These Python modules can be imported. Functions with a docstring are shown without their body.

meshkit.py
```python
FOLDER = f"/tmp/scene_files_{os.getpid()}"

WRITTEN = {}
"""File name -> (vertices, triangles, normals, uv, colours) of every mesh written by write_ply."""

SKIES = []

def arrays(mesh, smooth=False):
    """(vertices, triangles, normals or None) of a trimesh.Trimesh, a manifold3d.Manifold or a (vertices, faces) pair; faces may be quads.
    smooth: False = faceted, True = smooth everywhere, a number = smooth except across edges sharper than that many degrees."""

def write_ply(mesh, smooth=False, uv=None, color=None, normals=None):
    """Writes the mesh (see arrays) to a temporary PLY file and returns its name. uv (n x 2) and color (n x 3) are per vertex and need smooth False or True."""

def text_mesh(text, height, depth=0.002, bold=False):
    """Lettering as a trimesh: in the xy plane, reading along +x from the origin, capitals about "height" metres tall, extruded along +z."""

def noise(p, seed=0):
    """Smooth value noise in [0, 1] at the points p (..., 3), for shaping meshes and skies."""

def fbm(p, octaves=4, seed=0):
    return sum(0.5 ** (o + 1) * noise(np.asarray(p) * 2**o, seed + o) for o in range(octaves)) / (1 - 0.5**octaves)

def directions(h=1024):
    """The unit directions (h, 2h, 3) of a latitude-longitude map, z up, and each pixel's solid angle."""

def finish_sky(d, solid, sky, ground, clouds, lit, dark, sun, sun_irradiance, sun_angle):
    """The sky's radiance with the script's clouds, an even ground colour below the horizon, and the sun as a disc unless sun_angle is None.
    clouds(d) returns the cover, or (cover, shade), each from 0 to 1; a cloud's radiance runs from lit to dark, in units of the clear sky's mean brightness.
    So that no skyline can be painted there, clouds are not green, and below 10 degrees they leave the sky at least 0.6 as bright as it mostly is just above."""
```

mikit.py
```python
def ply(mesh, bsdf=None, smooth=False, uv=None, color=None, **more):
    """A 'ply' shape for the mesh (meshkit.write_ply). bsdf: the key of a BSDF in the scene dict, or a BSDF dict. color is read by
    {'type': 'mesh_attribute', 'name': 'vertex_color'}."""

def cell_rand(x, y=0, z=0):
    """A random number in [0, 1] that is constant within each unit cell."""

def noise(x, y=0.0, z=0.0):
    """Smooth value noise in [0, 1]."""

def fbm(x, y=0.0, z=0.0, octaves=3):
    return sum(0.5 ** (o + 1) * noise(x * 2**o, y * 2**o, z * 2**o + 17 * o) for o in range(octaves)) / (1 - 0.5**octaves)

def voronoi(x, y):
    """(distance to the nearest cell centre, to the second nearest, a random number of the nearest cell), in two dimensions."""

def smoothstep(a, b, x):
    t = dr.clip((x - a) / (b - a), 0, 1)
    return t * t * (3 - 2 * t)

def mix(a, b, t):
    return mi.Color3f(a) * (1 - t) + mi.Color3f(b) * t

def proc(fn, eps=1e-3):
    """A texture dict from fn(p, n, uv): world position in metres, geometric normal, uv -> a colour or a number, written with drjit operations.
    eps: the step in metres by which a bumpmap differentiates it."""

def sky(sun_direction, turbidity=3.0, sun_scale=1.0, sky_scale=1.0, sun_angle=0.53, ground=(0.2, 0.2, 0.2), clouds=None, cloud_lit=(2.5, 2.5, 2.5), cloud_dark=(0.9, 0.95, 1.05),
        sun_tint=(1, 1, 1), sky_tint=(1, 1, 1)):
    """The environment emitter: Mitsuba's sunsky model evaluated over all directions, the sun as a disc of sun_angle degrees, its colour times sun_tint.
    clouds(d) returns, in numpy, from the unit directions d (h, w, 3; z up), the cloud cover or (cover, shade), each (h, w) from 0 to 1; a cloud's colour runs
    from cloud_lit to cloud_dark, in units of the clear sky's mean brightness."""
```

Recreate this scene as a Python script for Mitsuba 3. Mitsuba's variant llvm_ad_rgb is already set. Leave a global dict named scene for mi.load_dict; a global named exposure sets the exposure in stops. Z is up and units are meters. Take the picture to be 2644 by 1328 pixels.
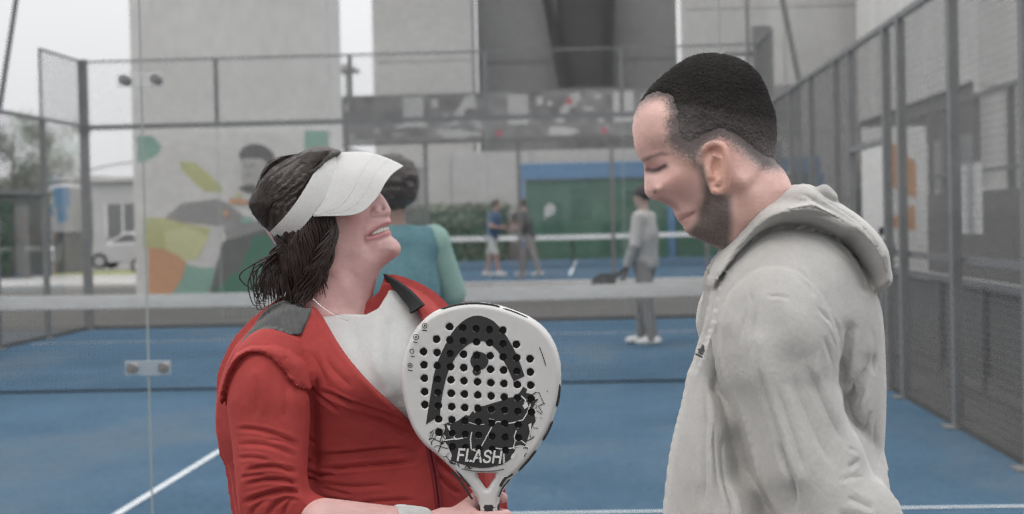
import math, random
import numpy as np, trimesh, manifold3d as m3d, shapely, shapely.geometry as sg
import mitsuba as mi, mikit, meshkit
from mikit import noise, fbm, smoothstep, mix, cell_rand
T = mi.ScalarTransform4f
scene, labels = {}, {}

# ------------------------------------------------------------------ camera, sky, exposure
EYE = [0, 0, 1.47]
FWD = [-0.047512, 0.998667, -0.020169]
UPV = [0.021085, 0.021190, 0.999553]
scene['camera'] = {'type': 'thinlens', 'fov': 32.70, 'fov_axis': 'x', 'near_clip': 0.05, 'far_clip': 2000.0,
                   'aperture_radius': 0.0042, 'focus_distance': 2.5,
                   'to_world': T().look_at(origin=EYE, target=[EYE[i] + FWD[i] for i in range(3)], up=UPV)}
def cloud(d):
    el = np.clip(d[..., 2], 0, 1)                       # plain overcast: brighter towards the zenith everywhere
    w = meshkit.fbm(d * 3.0, 3, 4)
    return np.ones(el.shape), np.clip(0.95 - 1.0 * el ** 0.8 + 0.12 * (w - 0.5), 0, 1)
scene['sky'] = mikit.sky([-0.45, -0.35, 0.82], turbidity=4, sun_scale=0.08, sun_angle=25, ground=(0.2, 0.2, 0.2),
                         clouds=cloud, cloud_lit=(3.9, 3.9, 3.92), cloud_dark=(1.32, 1.34, 1.37))
exposure = 2.08

# ------------------------------------------------------------------ helpers
used = {}
def key_for(name):
    n = used.get(name, 0); used[name] = n + 1
    return name if n == 0 else f'{name}_{n:03d}'
def lab(key, label, cat=None, group=None, kind=None):
    d = {}
    if label: d['label'] = label
    if cat: d['category'] = cat
    if group: d['group'] = group
    if kind: d['kind'] = kind
    labels[key] = d
    return key
def thing(name, label, cat, group=None):
    return lab(key_for(name), label, cat, group)
def put(name, mesh, mat, parent=None, smooth=30, label=None, cat=None, group=None, kind=None, color=None):
    k = key_for(parent + '__' + name if parent else name)
    scene[k] = mikit.ply(mesh, mat, smooth=smooth, color=color)
    if label or kind: lab(k, label, cat, group, kind)
    return k
BOXF = np.array([[0, 2, 1], [0, 3, 2], [4, 5, 6], [4, 6, 7], [0, 1, 5], [0, 5, 4], [1, 2, 6], [1, 6, 5], [2, 3, 7], [2, 7, 6], [3, 0, 4], [3, 4, 7]])
class MB:
    def __init__(s): s.v, s.f, s.n = [], [], 0
    def add(s, v, f):
        s.v.append(np.asarray(v, float)); s.f.append(np.asarray(f, int) + s.n); s.n += len(v); return s
    def mesh(s, m): return s.add(m.vertices, m.faces)
    def box(s, x0, x1, y0, y1, z0, z1, b=0.0):
        if b:
            return s.mesh(rbox(x0, x1, y0, y1, z0, z1, b))
        return s.add([[x0, y0, z0], [x1, y0, z0], [x1, y1, z0], [x0, y1, z0], [x0, y0, z1], [x1, y0, z1], [x1, y1, z1], [x0, y1, z1]], BOXF)
    def bar(s, a, b, w, d=None):
        a, b = np.asarray(a, float), np.asarray(b, float); t = b - a; t /= np.linalg.norm(t); d = d or w
        u = np.cross(t, [0, 0, 1] if abs(t[2]) < .9 else [0, 1, 0]); u /= np.linalg.norm(u); v = np.cross(t, u)
        c = [(-w / 2, -d / 2), (w / 2, -d / 2), (w / 2, d / 2), (-w / 2, d / 2)]
        V = [p + u * q[0] + v * q[1] for p in (a, b) for q in c]
        f = BOXF
        return s.add(V, f)
    def tube(s, pts, r, n=10):
        v, f = tube(pts, r, n); return s.add(v, f)
    def cyl(s, a, b, r, n=16): return s.tube([a, b], r, n)
    def out(s): return trimesh.Trimesh(np.vstack(s.v), np.vstack(s.f), process=False)
def rbox(x0, x1, y0, y1, z0, z1, b):
    c = [m3d.Manifold.cube((x1 - x0 - 2 * b * i, y1 - y0 - 2 * b * j, z1 - z0 - 2 * b * k)).translate((x0 + b * i, y0 + b * j, z0 + b * k)) for i, j, k in ((0, 1, 1), (1, 0, 1), (1, 1, 0))]
    return man(m3d.Manifold.batch_hull(c))
def man(m):
    q = m.to_mesh(); return trimesh.Trimesh(q.vert_properties[:, :3], q.tri_verts, process=False)
def tube(pts, r, n=10):
    p = np.asarray(pts, float); r = np.broadcast_to(np.asarray(r, float), (len(p),))
    t = np.gradient(p, axis=0); t /= np.linalg.norm(t, axis=1, keepdims=True) + 1e-12
    u = np.cross(t[0], [0, 0, 1] if abs(t[0][2]) < .9 else [0, 1, 0]); u /= np.linalg.norm(u)
    V = []
    for i in range(len(p)):
        u = u - t[i] * (u @ t[i]); u /= np.linalg.norm(u) + 1e-12; w = np.cross(t[i], u)
        a = np.arange(n) * 2 * np.pi / n
        V.append(p[i] + r[i] * (np.cos(a)[:, None] * u + np.sin(a)[:, None] * w))
    V.append(p[:1]); V.append(p[-1:])
    F = []
    for i in range(len(p) - 1):
        for j in range(n):
            a, b = i * n + j, i * n + (j + 1) % n
            F += [[a, b, b + n], [a, b + n, a + n]]
    c0, c1, L = len(p) * n, len(p) * n + 1, (len(p) - 1) * n
    for j in range(n):
        F += [[c0, (j + 1) % n, j], [c1, L + j, L + (j + 1) % n]]
    return np.vstack(V), np.array(F)
def smooth_line(pts, n=8):
    """Catmull-Rom through the points."""
    p = np.asarray(pts, float); q = np.vstack([2 * p[0] - p[1], p, 2 * p[-1] - p[-2]]); o = []
    for i in range(1, len(q) - 2):
        t = np.linspace(0, 1, n, endpoint=False)[:, None]; a, b, c, d = q[i - 1:i + 3]
        o.append(.5 * (2 * b + (c - a) * t + (2 * a - 5 * b + 4 * c - d) * t ** 2 + (3 * b - a - 3 * c + d) * t ** 3))
    return np.vstack(o + [p[-1:]])
def chaikin(p, k=2):
    p = np.asarray(p, float)
    for _ in range(k):
        q = np.roll(p, -1, 0); p = np.stack([.75 * p + .25 * q, .25 * p + .75 * q], 1).reshape(-1, p.shape[1])
    return p
def plate(poly, y0, y1, holes=()):
    """A polygon in x-z extruded along y."""
    g = poly if hasattr(poly, 'geom_type') else sg.Polygon(poly, holes)
    g = g.buffer(0)
    ms = []
    for q in getattr(g, 'geoms', [g]):
        if q.area < 1e-9 or q.geom_type != 'Polygon': continue
        m = trimesh.creation.extrude_polygon(q, y1 - y0, engine='earcut')
        v = np.array(m.vertices); v = np.c_[v[:, 0], y1 - v[:, 2], v[:, 1]]
        ms.append(trimesh.Trimesh(v, m.faces, process=False))
    return trimesh.util.concatenate(ms)

# ------------------------------------------------------------------ materials
def princ(c, rough=.6, metal=0., spec=.4, **k):
    return {'type': 'principled', 'base_color': c if isinstance(c, dict) else {'type': 'rgb', 'value': list(c)}, 'roughness': rough, 'metallic': metal, 'specular': spec, **k}
def dmat(name, c):
    scene[name] = {'type': 'twosided', 'bsdf': {'type': 'diffuse', 'reflectance': c}}
    return name
def mat(name, c, rough=.6, metal=0., spec=.4, bump=None, scale=.002, **k):
    b = princ(c, rough, metal, spec, **k)
    if bump is not None: b = {'type': 'bumpmap', 'nested': b, 'arbitrary': bump, 'scale': scale}
    scene[name] = {'type': 'twosided', 'bsdf': b}
    return name
V = {'type': 'mesh_attribute', 'name': 'vertex_color'}
def mottle(c, f=2.0, a=.25, f2=23.0, a2=.12):
    return mikit.proc(lambda p, n, uv: mi.Color3f(c) * (1 - a / 2 - a2 / 2 + a * fbm(p.x * f, p.y * f, p.z * f, 3) + a2 * noise(p.x * f2, p.y * f2, p.z * f2)))
dmat('turf_blue', mikit.proc(lambda p, n, uv: mix(mi.Color3f(.068, .120, .178) * (.74 + .34 * fbm(p.x * 1.1, p.y * 1.1, 0, 3) + .26 * noise(p.x * 45, p.y * 45, 0)), mi.Color3f(.21, .22, .215), .20 * smoothstep(.5, .8, fbm(p.x * .9 + 7, p.y * .45, 3, 4)) + .06 * smoothstep(.62, .8, noise(p.x * 14, p.y * 14, 2)))))
mat('line_paint', mottle((.43, .46, .49), 6, .2), .9, spec=.1)
dmat('asphalt', mottle((.13, .13, .128), .35, .3, 9, .1))
mat('concrete', mikit.proc(lambda p, n, uv: mi.Color3f(.52, .52, .515) * (.82 + .22 * fbm(p.x * .5, p.y * .5, p.z * .35, 4) + .10 * noise(p.x * 9, p.y * 9, p.z * 4) + .10 * smoothstep(.55, .8, noise(p.x * 1.7, p.y * 1.7, p.z * .12)))), .85, spec=.25)
mat('concrete_mid', mottle((.33, .33, .328), .4, .4, 6, .12), .85, spec=.25)
mat('concrete_dark', mottle((.145, .145, .145), .4, .5, 6, .12), .85, spec=.25)
mat('kerb_stone', mottle((.50, .50, .49), 1, .25, 8, .1), .85, spec=.2)
mat('steel_paint', mottle((.155, .157, .158), 5, .3, 40, .15), .5, spec=.4)
mat('wire_paint', (.13, .13, .132), .5)
mat('black_paint', mottle((.018, .018, .019), 5, .3), .5)
mat('galvanised', (.5, .5, .51), .35, .8)
mat('net_cord', (.02, .02, .022), .8, spec=.1)
mat('net_tape', mikit.proc(lambda p, n, uv: mi.Color3f(.50, .50, .49) * (.86 + .2 * noise(p.x * 9, 0, p.z * 60))), .85, spec=.1)
mat('white_paint', mottle((.74, .74, .74), 2, .12), .5)
mat('green_cloth', mottle((.085, .165, .128), 1.2, .5, 12, .2), .95, spec=.1)
mat('green_dark', mottle((.065, .135, .105), 1.5, .6, 9, .3), .9, spec=.1)
mat('blue_paint', mottle((.10, .21, .36), 1.2, .3), .6)
mat('grass', mottle((.17, .19, .085), 1.5, .5, 12, .3), .95, spec=.1)
scene['pane_glass'] = {'type': 'thindielectric', 'int_ior': 1.24}
scene['solid_steel'] = {'type': 'twosided', 'bsdf': princ((.35, .35, .36), .3, .9)}
# ------------------------------------------------------------------ ground, court floors, lines
XL, XR, Y0, YN, Y1 = -7.56, 2.44, 6.0, 15.7, 25.7
def sheet(name, x0, x1, y0, y1, z, m, label=None, kind='structure', **k):
    return put(name, trimesh.Trimesh([[x0, y0, z], [x1, y0, z], [x1, y1, z], [x0, y1, z]], [[0, 1, 2], [0, 2, 3]], process=False), m, smooth=False, label=label, kind=kind, **k)
sheet('ground', -700, 700, -500, 900, -.012, 'asphalt', 'light grey paved ground around and between the courts')
sheet('court_floor', XL, XR, Y0, Y1, 0, 'turf_blue', 'blue artificial turf floor of the near court')
def lines(name, segs, z, label):
    m = MB()
    for x0, x1, y0, y1 in segs: m.add([[x0, y0, z], [x1, y0, z], [x1, y1, z], [x0, y1, z]], [[0, 1, 2], [0, 2, 3]])
    put(name, m.out(), 'line_paint', smooth=False, label=label, kind='structure')
lines('court_lines', [(XL + .12, XR - .12, YN - 6.975, YN - 6.925), (-2.525, -2.475, YN - 7.125, YN - 6.979), (-2.525, -2.475, YN - 6.921, YN - .1), (-2.525, -2.475, YN + .1, YN + 6.921),
                      (XL + .12, XR - .12, YN + 6.925, YN + 6.975)], .004, 'white painted service and centre lines on the near blue court')
dmat('kerb_grey', mottle((.11, .11, .108), 1, .25, 8, .1))
# kerb strip round the court
k = MB()
for a in ((XL - .18, XL - .002, Y0 - .1, Y1 + .18), (XR + .002, XR + .18, Y0 - .1, Y1 + .18), (XL - .002, XR + .002, Y1 + .002, Y1 + .18)): k.box(*a, -.012, .05, .008)
put('court_kerb', k.out(), 'kerb_grey', label='pale concrete kerb along the edge of the near court', kind='structure')

# ------------------------------------------------------------------ wire mesh, posts, panes
def wires_x(x, y0, y1, z0, z1, s=.05, r=.0032):     # mesh in a plane of constant x
    m = MB(); h = r / 2
    for y in np.arange(y0 + s / 2, y1, s): m.box(x - h, x + h, y - h, y + h, z0, z1)
    for z in np.arange(z0 + s / 2, z1, s): m.box(x + h, x + 3 * h, y0, y1, z - h, z + h)
    return m.out()
def wires_y(y, x0, x1, z0, z1, s=.05, r=.0032):
    m = MB(); h = r / 2
    for x in np.arange(x0 + s / 2, x1, s): m.box(x - h, x + h, y - h, y + h, z0, z1)
    for z in np.arange(z0 + s / 2, z1, s): m.box(x0, x1, y + h, y + 3 * h, z - h, z + h)
    return m.out()
def pane_y(t, y, x0, x1, z0, z1, g=.006):
    v = [[x0 + g, y, z0], [x1 - g, y, z0], [x1 - g, y, z1], [x0 + g, y, z1]]
    put('glass_pane', trimesh.Trimesh(v, [[0, 1, 2], [0, 2, 3]], process=False), 'pane_glass', t, False)
def pane_x(t, x, y0, y1, z0, z1, g=.006):
    v = [[x, y0 + g, z0], [x, y1 - g, z0], [x, y1 - g, z1], [x, y0 + g, z1]]
    put('glass_pane', trimesh.Trimesh(v, [[0, 1, 2], [0, 2, 3]], process=False), 'pane_glass', t, False)
def part(t, name, m, mt, smooth=30, **k): return put(name, m.out() if isinstance(m, MB) else m, mt, t, smooth, **k)
def fitting(t, x, y, z):
    """Clear corner plate with two bolts that joins two panes."""
    q = put('clamp_plate', MB().box(x - .082, x + .082, y - .014, y - .004, z - .026, z + .026, .003).out(), 'clamp_clear', t)
    for s in (-1, 1):
        b = MB(); b.cyl([x + s * .055, y - .030, z], [x + s * .055, y + .03, z], .017, 18); b.cyl([x + s * .055, y - .036, z], [x + s * .055, y - .0305, z], .009, 6)
        put('bolt', b.out(), 'bolt_steel', q)
scene['clamp_clear'] = {'type': 'blendbsdf', 'weight': .16, 'bsdf_0': {'type': 'thindielectric', 'int_ior': 1.5}, 'bsdf_1': {'type': 'twosided', 'bsdf': princ((.75, .77, .77), .4)}}
mat('bolt_steel', (.25, .25, .25), .4, .6)
mat('edge_glass', (.30, .34, .33), .25)

# near back wall: five 2 m panes joined by bolted plates (the players in front stand outside it)
g = thing('near_glass_wall', 'clear glass back wall close behind the woman and man, its panes joined by bolted plates', 'glass wall')
for i in range(5): pane_y(g, Y0, XL + 2 * i, XL + 2 * i + 2, .02, 3.0)
for i in range(1, 5):
    x = XL + 2 * i
    part(g, 'seam_strip', MB().box(x - .0022, x + .0022, Y0 - .005, Y0 + .005, .02, 3.0), 'edge_glass')
    for z in (.3, .99, 1.99, 2.7): fitting(g, x, Y0, z)
part(g, 'top_rail', MB().box(XL, XR, Y0 - .03, Y0 + .03, 3.002, 3.06), 'steel_paint')

# far back wall
g = thing('far_glass_wall', 'far glass back wall of the near court with a dark rail and wire mesh above', 'glass wall')
for i in range(5): pane_y(g, Y1, XL + 2 * i, XL + 2 * i + 2, .05, 2.97)
part(g, 'middle_rail', MB().box(XL + .062, XR - .062, Y1 - .03, Y1 + .03, 2.972, 3.045), 'steel_paint')
part(g, 'top_rail', MB().box(XL + .062, XR - .062, Y1 - .016, Y1 + .016, 3.97, 4.0), 'steel_paint')
for i in range(1, 5):
    x = XL + 2 * i
    part(g, 'mesh_post', MB().box(x - .03, x + .03, Y1 - .02, Y1 + .02, 3.047, 3.968), 'steel_paint')
    part(g, 'seam_strip', MB().box(x - .006, x + .006, Y1 - .008, Y1 + .008, .05, 2.97), 'edge_glass')
for x in (XL, XR):
    part(g, 'corner_post', MB().box(x - .06, x + .06, Y1 - .06, Y1 + .06, 0, 4.02).box(x - .11, x + .11, Y1 - .11, Y1 + .11, 0, .012).box(x - .075, x + .075, Y1 - .075, Y1 + .075, 2.93, 3.05), 'steel_paint')
part(g, 'wire_mesh', wires_y(Y1 - .004, XL + .06, XR - .06, 3.05, 3.97, .05, .002), 'wire_paint', False, kind='stuff')

# side walls
def side(name, x, label, gate):
    s = 1 if x > 0 else -1
    g = thing(name, label, 'court fence')
    for y, zz in ((Y1 - 2, 2.97), (Y1 - 4, 1.97), (Y0 + 2, 1.97), (Y0, 2.97)): pane_x(g, x, y, y + 2, .05, zz)
    for y in (Y0 + 4, Y0 + 6, Y0 + 8, YN - 1.0, YN + 1.0, YN + 2, YN + 4, Y1 - 4, Y1 - 2):
        w = .055
        part(g, 'post', MB().box(x - .022, x + .042, y - w, y + w, 0, 3.0).box(x - .09, x + .09, y - .1, y + .1, 0, .012), 'steel_paint')
    part(g, 'top_rail', MB().box(x - .02, x + .02, Y0 + .06, Y1 - .062, 3.002, 3.05), 'steel_paint')
    part(g, 'glass_rail', MB().box(x - .018, x + .018, Y1 - 3.94, Y1 - 2.06, 1.973, 2.02), 'steel_paint')
    m = MB(); z0, z1 = 3.05, 4.0                           # raised frame beside the corner
    m.box(x - .015, x + .015, Y1 - 2.03, Y1 - 1.99, z0, z1).box(x - .015, x + .015, Y1 - 1.988, Y1 - .062, z1 - .03, z1)
    part(g, 'raised_frame', m, 'steel_paint')
    m = trimesh.util.concatenate([wires_x(x, Y1 - 1.99, Y1 - .06, 3.05, 3.97), wires_x(x, Y1 - 3.95, Y1 - 2.05, 2.02, 3.0), wires_x(x, Y0 + 4.05, YN - 1.05, .05, 3.0), wires_x(x, YN + 1.05, Y1 - 4.05, .05, 3.0), wires_x(x, YN - .9, YN + .9, 2.1, 3.0)])
    part(g, 'wire_mesh', m, 'wire_paint', False, kind='stuff')
    part(g, 'gate_lintel', MB().box(x - .02, x + .02, YN - .94, YN + .94, 2.05, 2.1), 'steel_paint')
    for z in (1.12,):
        part(g, 'cross_rail', MB().box(x + .044 * s, x + .044 * s + .03 * s, Y0 + 4, YN - 1.06, z, z + .05), 'galvanised')
    return g
side('side_fence', XL, 'far left side of the near court, glass and raised mesh beside the corner', False)
side('side_fence', XR, 'dark wire mesh side fence with tall posts running away behind the man', True)

# leaning light masts on both side fences
for x, y, s in ((XL, 22.0, 1), (XR, 20.7, -1)):
    g = thing('light_mast', 'thin dark slanted light mast rising from the %s fence' % ('left' if x < 0 else 'right'), 'light mast')
    a, b = np.array([x, y, 3.06]), np.array([x + s * .62, y, 6.4])
    part(g, 'pole', MB().tube([a, b], [.035, .03], 12), 'steel_paint')
    part(g, 'lamp_head', MB().box(b[0] - .2 + s * .25, b[0] + .2 + s * .25, y - .2, y + .2, 6.4, 6.46, .01), 'steel_paint')

# net of the near court
def net(y, x0, x1, z0, label, fine=True, tape='net_tape', ps=.12):
    g = thing('court_net', label, 'net')
    top = lambda x: z0 + .915 - .035 * (1 - ((x - (x0 + x1) / 2) / ((x1 - x0) / 2)) ** 2)
    xs = np.linspace(x0 + .1, x1 - .1, 41); zt = np.array([top(x) for x in xs]); b = .125
    wob = .006 * np.sin(xs * 9) + .004 * np.sin(xs * 23 + 1)
    ring = [(-.008, 0), (.008, 0), (.012, -b / 2), (.008, -b), (-.008, -b), (-.012, -b / 2)]
    Vv = np.array([[x, y + r[0] + w * (r[1] / -b), z + r[1]] for x, z, w in zip(xs, zt, wob) for r in ring]); F = []
    for i in range(40):
        for j in range(6):
            a, c = i * 6 + j, i * 6 + (j + 1) % 6; F += [[a, a + 6, c + 6], [a, c + 6, c]]
    part(g, 'top_tape', trimesh.Trimesh(Vv, F, process=False), tape, 40)
    m = MB(); s = .045 if fine else .09; r = .0012 if fine else .0016
    for x in np.arange(x0 + .14, x1 - .1, s): m.box(x - r, x + r, y - r, y + r, z0 + .012, top(x) - b)
    for z in np.arange(z0 + .03, z0 + .76, s): m.box(x0 + .1, x1 - .1, y + r, y + 3 * r, z - r, z + r)
    part(g, 'net_mesh', m, 'net_cord', False, kind='stuff')
    part(g, 'bottom_cord', MB().box(x0 + .1, x1 - .1, y - .008, y + .008, z0 + .004, z0 + .02), 'net_cord')
    for x in (x0, x1): part(g, 'net_post', MB().box(x - ps / 2 - .03, x + ps / 2 - .03, y - .06, y + .06, z0, z0 + 1.0, .01).box(x - .11, x + .05, y - .12, y + .12, z0, z0 + .014), 'black_paint')
    part(g, 'centre_strap', MB().box((x0 + x1) / 2 - .025, (x0 + x1) / 2 + .025, y - .014, y + .014, z0 + .004, top((x0 + x1) / 2) - b), 'net_cord')
net(YN, XL + .05, XR - .05, 0, 'padel net with a wide pale tape across the near blue court')

# ------------------------------------------------------------------ second court behind
SX0, SX1, SY0, SY1, SZ = -5.6, 4.4, 37.4, 57.4, .2
put('far_court_base', MB().box(SX0 - .3, SX1 + .3, SY0 - .3, SY1 + .3, -.1, SZ - .006).out(), 'kerb_stone', smooth=False, label='low concrete slab under the far court', kind='structure')
sheet('far_court_floor', SX0, SX1, SY0, SY1, SZ, 'turf_blue', 'blue artificial turf floor of the far court')
lines('far_court_lines', [(SX0, SX1, 40.42, 40.48), (SX0, SX1, 54.3, 54.36), (-.63, -.57, 40.484, 54.296)], SZ + .004, 'white painted lines on the far blue court')
net(47.4, SX0, SX1, SZ, 'net with a bright tape on the far court behind the players', False, 'white_paint')
g = thing('far_court_enclosure', 'glass and mesh enclosure round the far blue court', 'court fence')
for i in range(5): pane_y(g, SY0, SX0 + 2 * i, SX0 + 2 * i + 2, SZ, SZ + 2.98)
part(g, 'rail', MB().box(SX0, SX1, SY0 - .03, SY0 + .03, SZ + 2.98, SZ + 3.06), 'steel_paint')
for i in range(6):
    x = SX0 + 2 * i
    part(g, 'post', MB().box(x - .04, x + .04, SY0 + .032, SY0 + .11, SZ, SZ + (4.1 if i in (0, 5) else 3.0)), 'steel_paint')
for x in (SX0, SX1):
    for y in np.arange(SY0 + 2, SY1 - 1, 2): part(g, 'post', MB().box(x - .03, x + .03, y - .04, y + .04, SZ, SZ + 3), 'steel_paint')
    part(g, 'rail', MB().box(x - .025, x + .025, SY0 + .12, SY1, SZ + 3.002, SZ + 3.05), 'steel_paint')
    part(g, 'wire_mesh', wires_x(x, SY0 + 4, SY1, SZ + .05, SZ + 2.98, .1, .004), 'wire_paint', False, kind='stuff')
# printed banner hung on the mesh above the far glass
mat('banner_dark', mottle((.23, .23, .232), 1.6, .8, 5, .5), .8, spec=.1)
mat('banner_pale', mottle((.47, .47, .47), 2, .3), .8, spec=.1)
mat('banner_red', (.42, .12, .15), .8)
g = thing('banner', 'long grey printed banner with pale pillars and strokes above the far court glass', 'banner')
bx0, bx1, bz0, bz1 = SX0 + .05, SX1 - .05, SZ + 3.07, SZ + 4.05
part(g, 'cloth', MB().box(bx0, bx1, SY0 - .05, SY0 - .04, bz0, bz1), 'banner_dark')
pal, red = MB(), MB(); rb = random.Random(3)
for i in range(5):
    x = SX0 + 1.55 + i * 2.25
    if x + .5 > bx1: break
    pal.box(x, x + .44, SY0 - .058, SY0 - .053, bz0 + .28, bz1 - .06)
    a = x + 1.05
    if a + .9 < bx1:
        w = [(a - .05, bz0 + .3), (a + .13, bz0 + .3), (a + .30, bz0 + .62), (a + .52, bz0 + .78), (a + .5, bz1 - .03), (a + .3, bz1 - .08), (a + .1, bz0 + .6)]
        pal.mesh(plate(w, SY0 - .058, SY0 - .053))
        pal.mesh(plate([(a - .2, bz0 + .03), (a + .25, bz0 + .02), (a + .5, bz0 + .1), (a + .2, bz0 + .2), (a - .15, bz0 + .22)], SY0 - .058, SY0 - .053))
        red.box(a + .95, a + 1.06, SY0 - .060, SY0 - .055, bz0 + .04, bz0 + .16)
    pal.box(x + .62, x + .76, SY0 - .058, SY0 - .053, bz1 - .3, bz1 - .12)
for i in range(46):
    x, z = rb.uniform(bx0 + .1, bx1 - .4), rb.uniform(bz0 + .03, bz1 - .12)
    w_ = rb.uniform(.06, .26); pal.mesh(plate([(x, z), (x + w_, z + rb.uniform(-.03, .03)), (x + w_ * .9, z + rb.uniform(.03, .1)), (x + .02, z + rb.uniform(.03, .1))], SY0 - .057 - .0004 * i / 46, SY0 - .052))
red.box(-.55, -.42, SY0 - .062, SY0 - .057, bz1 - .3, bz1 - .17)
part(g, 'pale_print', pal, 'banner_pale'); part(g, 'red_print', red, 'banner_red')

# blue framed green windscreen behind the far court
g = thing('windscreen', 'tall green windscreen fabric in a blue frame behind the far court', 'windscreen')
y = 59.0
part(g, 'fabric', MB().box(-2.3, 7.4, y - .02, y + .02, .0, 2.86), 'green_cloth')
part(g, 'beam', MB().box(-2.45, 7.6, y - .12, y + .12, 2.87, 3.42, .02), 'blue_paint')
for x in (-2.45, 2.6, 7.6): part(g, 'post', MB().box(x - .12, x + .12, y - .1, y + .1, 0, 2.868), 'blue_paint')
rb = random.Random(5)
for i in range(9):                                       # creases of darker cloth and patches sewn on
    x = -1.8 + i * 1.02; z = rb.uniform(.3, 1.6)
    part(g, 'cloth_patch', MB().box(x, x + rb.uniform(.4, .8), y - .036 - .001 * i, y - .022, z, z + rb.uniform(.5, 1.1)), 'green_dark')
# clipped hedges
def leaves(x0, x1, y0, y1, z0, z1, n, s, seed):
    r = np.random.default_rng(seed); c = r.uniform([x0, y0, z0], [x1, y1, z1], (n, 3))
    k = r.integers(0, 3, n); f = np.array([[x0, 0, 0], [0, y0, 0], [0, 0, z1]])
    c[k == 1, 1] = y0 + r.normal(0, .05, (k == 1).sum()); c[k == 2, 2] = z1 + r.normal(0, .06, (k == 2).sum())
    return leafmesh(c, s, r)
def leafmesh(c, s, r):
    n = len(c); a = r.normal(size=(n, 3)); a /= np.linalg.norm(a, axis=1, keepdims=True); b = np.cross(a, r.normal(size=(n, 3))); b /= np.linalg.norm(b, axis=1, keepdims=True)
    q = s * r.uniform(.6, 1.3, (n, 1)); v = np.stack([c - a * q, c + b * q * .45, c + a * q, c - b * q * .45], 1).reshape(-1, 3)
    i = np.arange(n)[:, None] * 4; f = np.vstack([i + [0, 1, 2], i + [0, 2, 3]])
    return trimesh.Trimesh(v, f, process=False)
mat('leaf_green', mottle((.065, .125, .085), 1.5, .8, 14, .3), .7, spec=.2)
mat('leaf_pale', mottle((.20, .235, .18), 1.5, .6), .8, spec=.1)
mat('bark', mottle((.14, .12, .10), 8, .5), .9)
def hedge(x0, x1, y0, y1, z1, label, seed, n=2500, m='leaf_green'):
    g = thing('hedge', label, 'hedge', None)
    part(g, 'branch_mass', MB().box(x0 + .06, x1 - .06, y0 + .06, y1 - .06, 0, z1 - .08), 'green_dark', False)
    part(g, 'foliage', leaves(x0, x1, y0, y1, 0, z1, n, .09, seed), m, False, kind='stuff')
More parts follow.
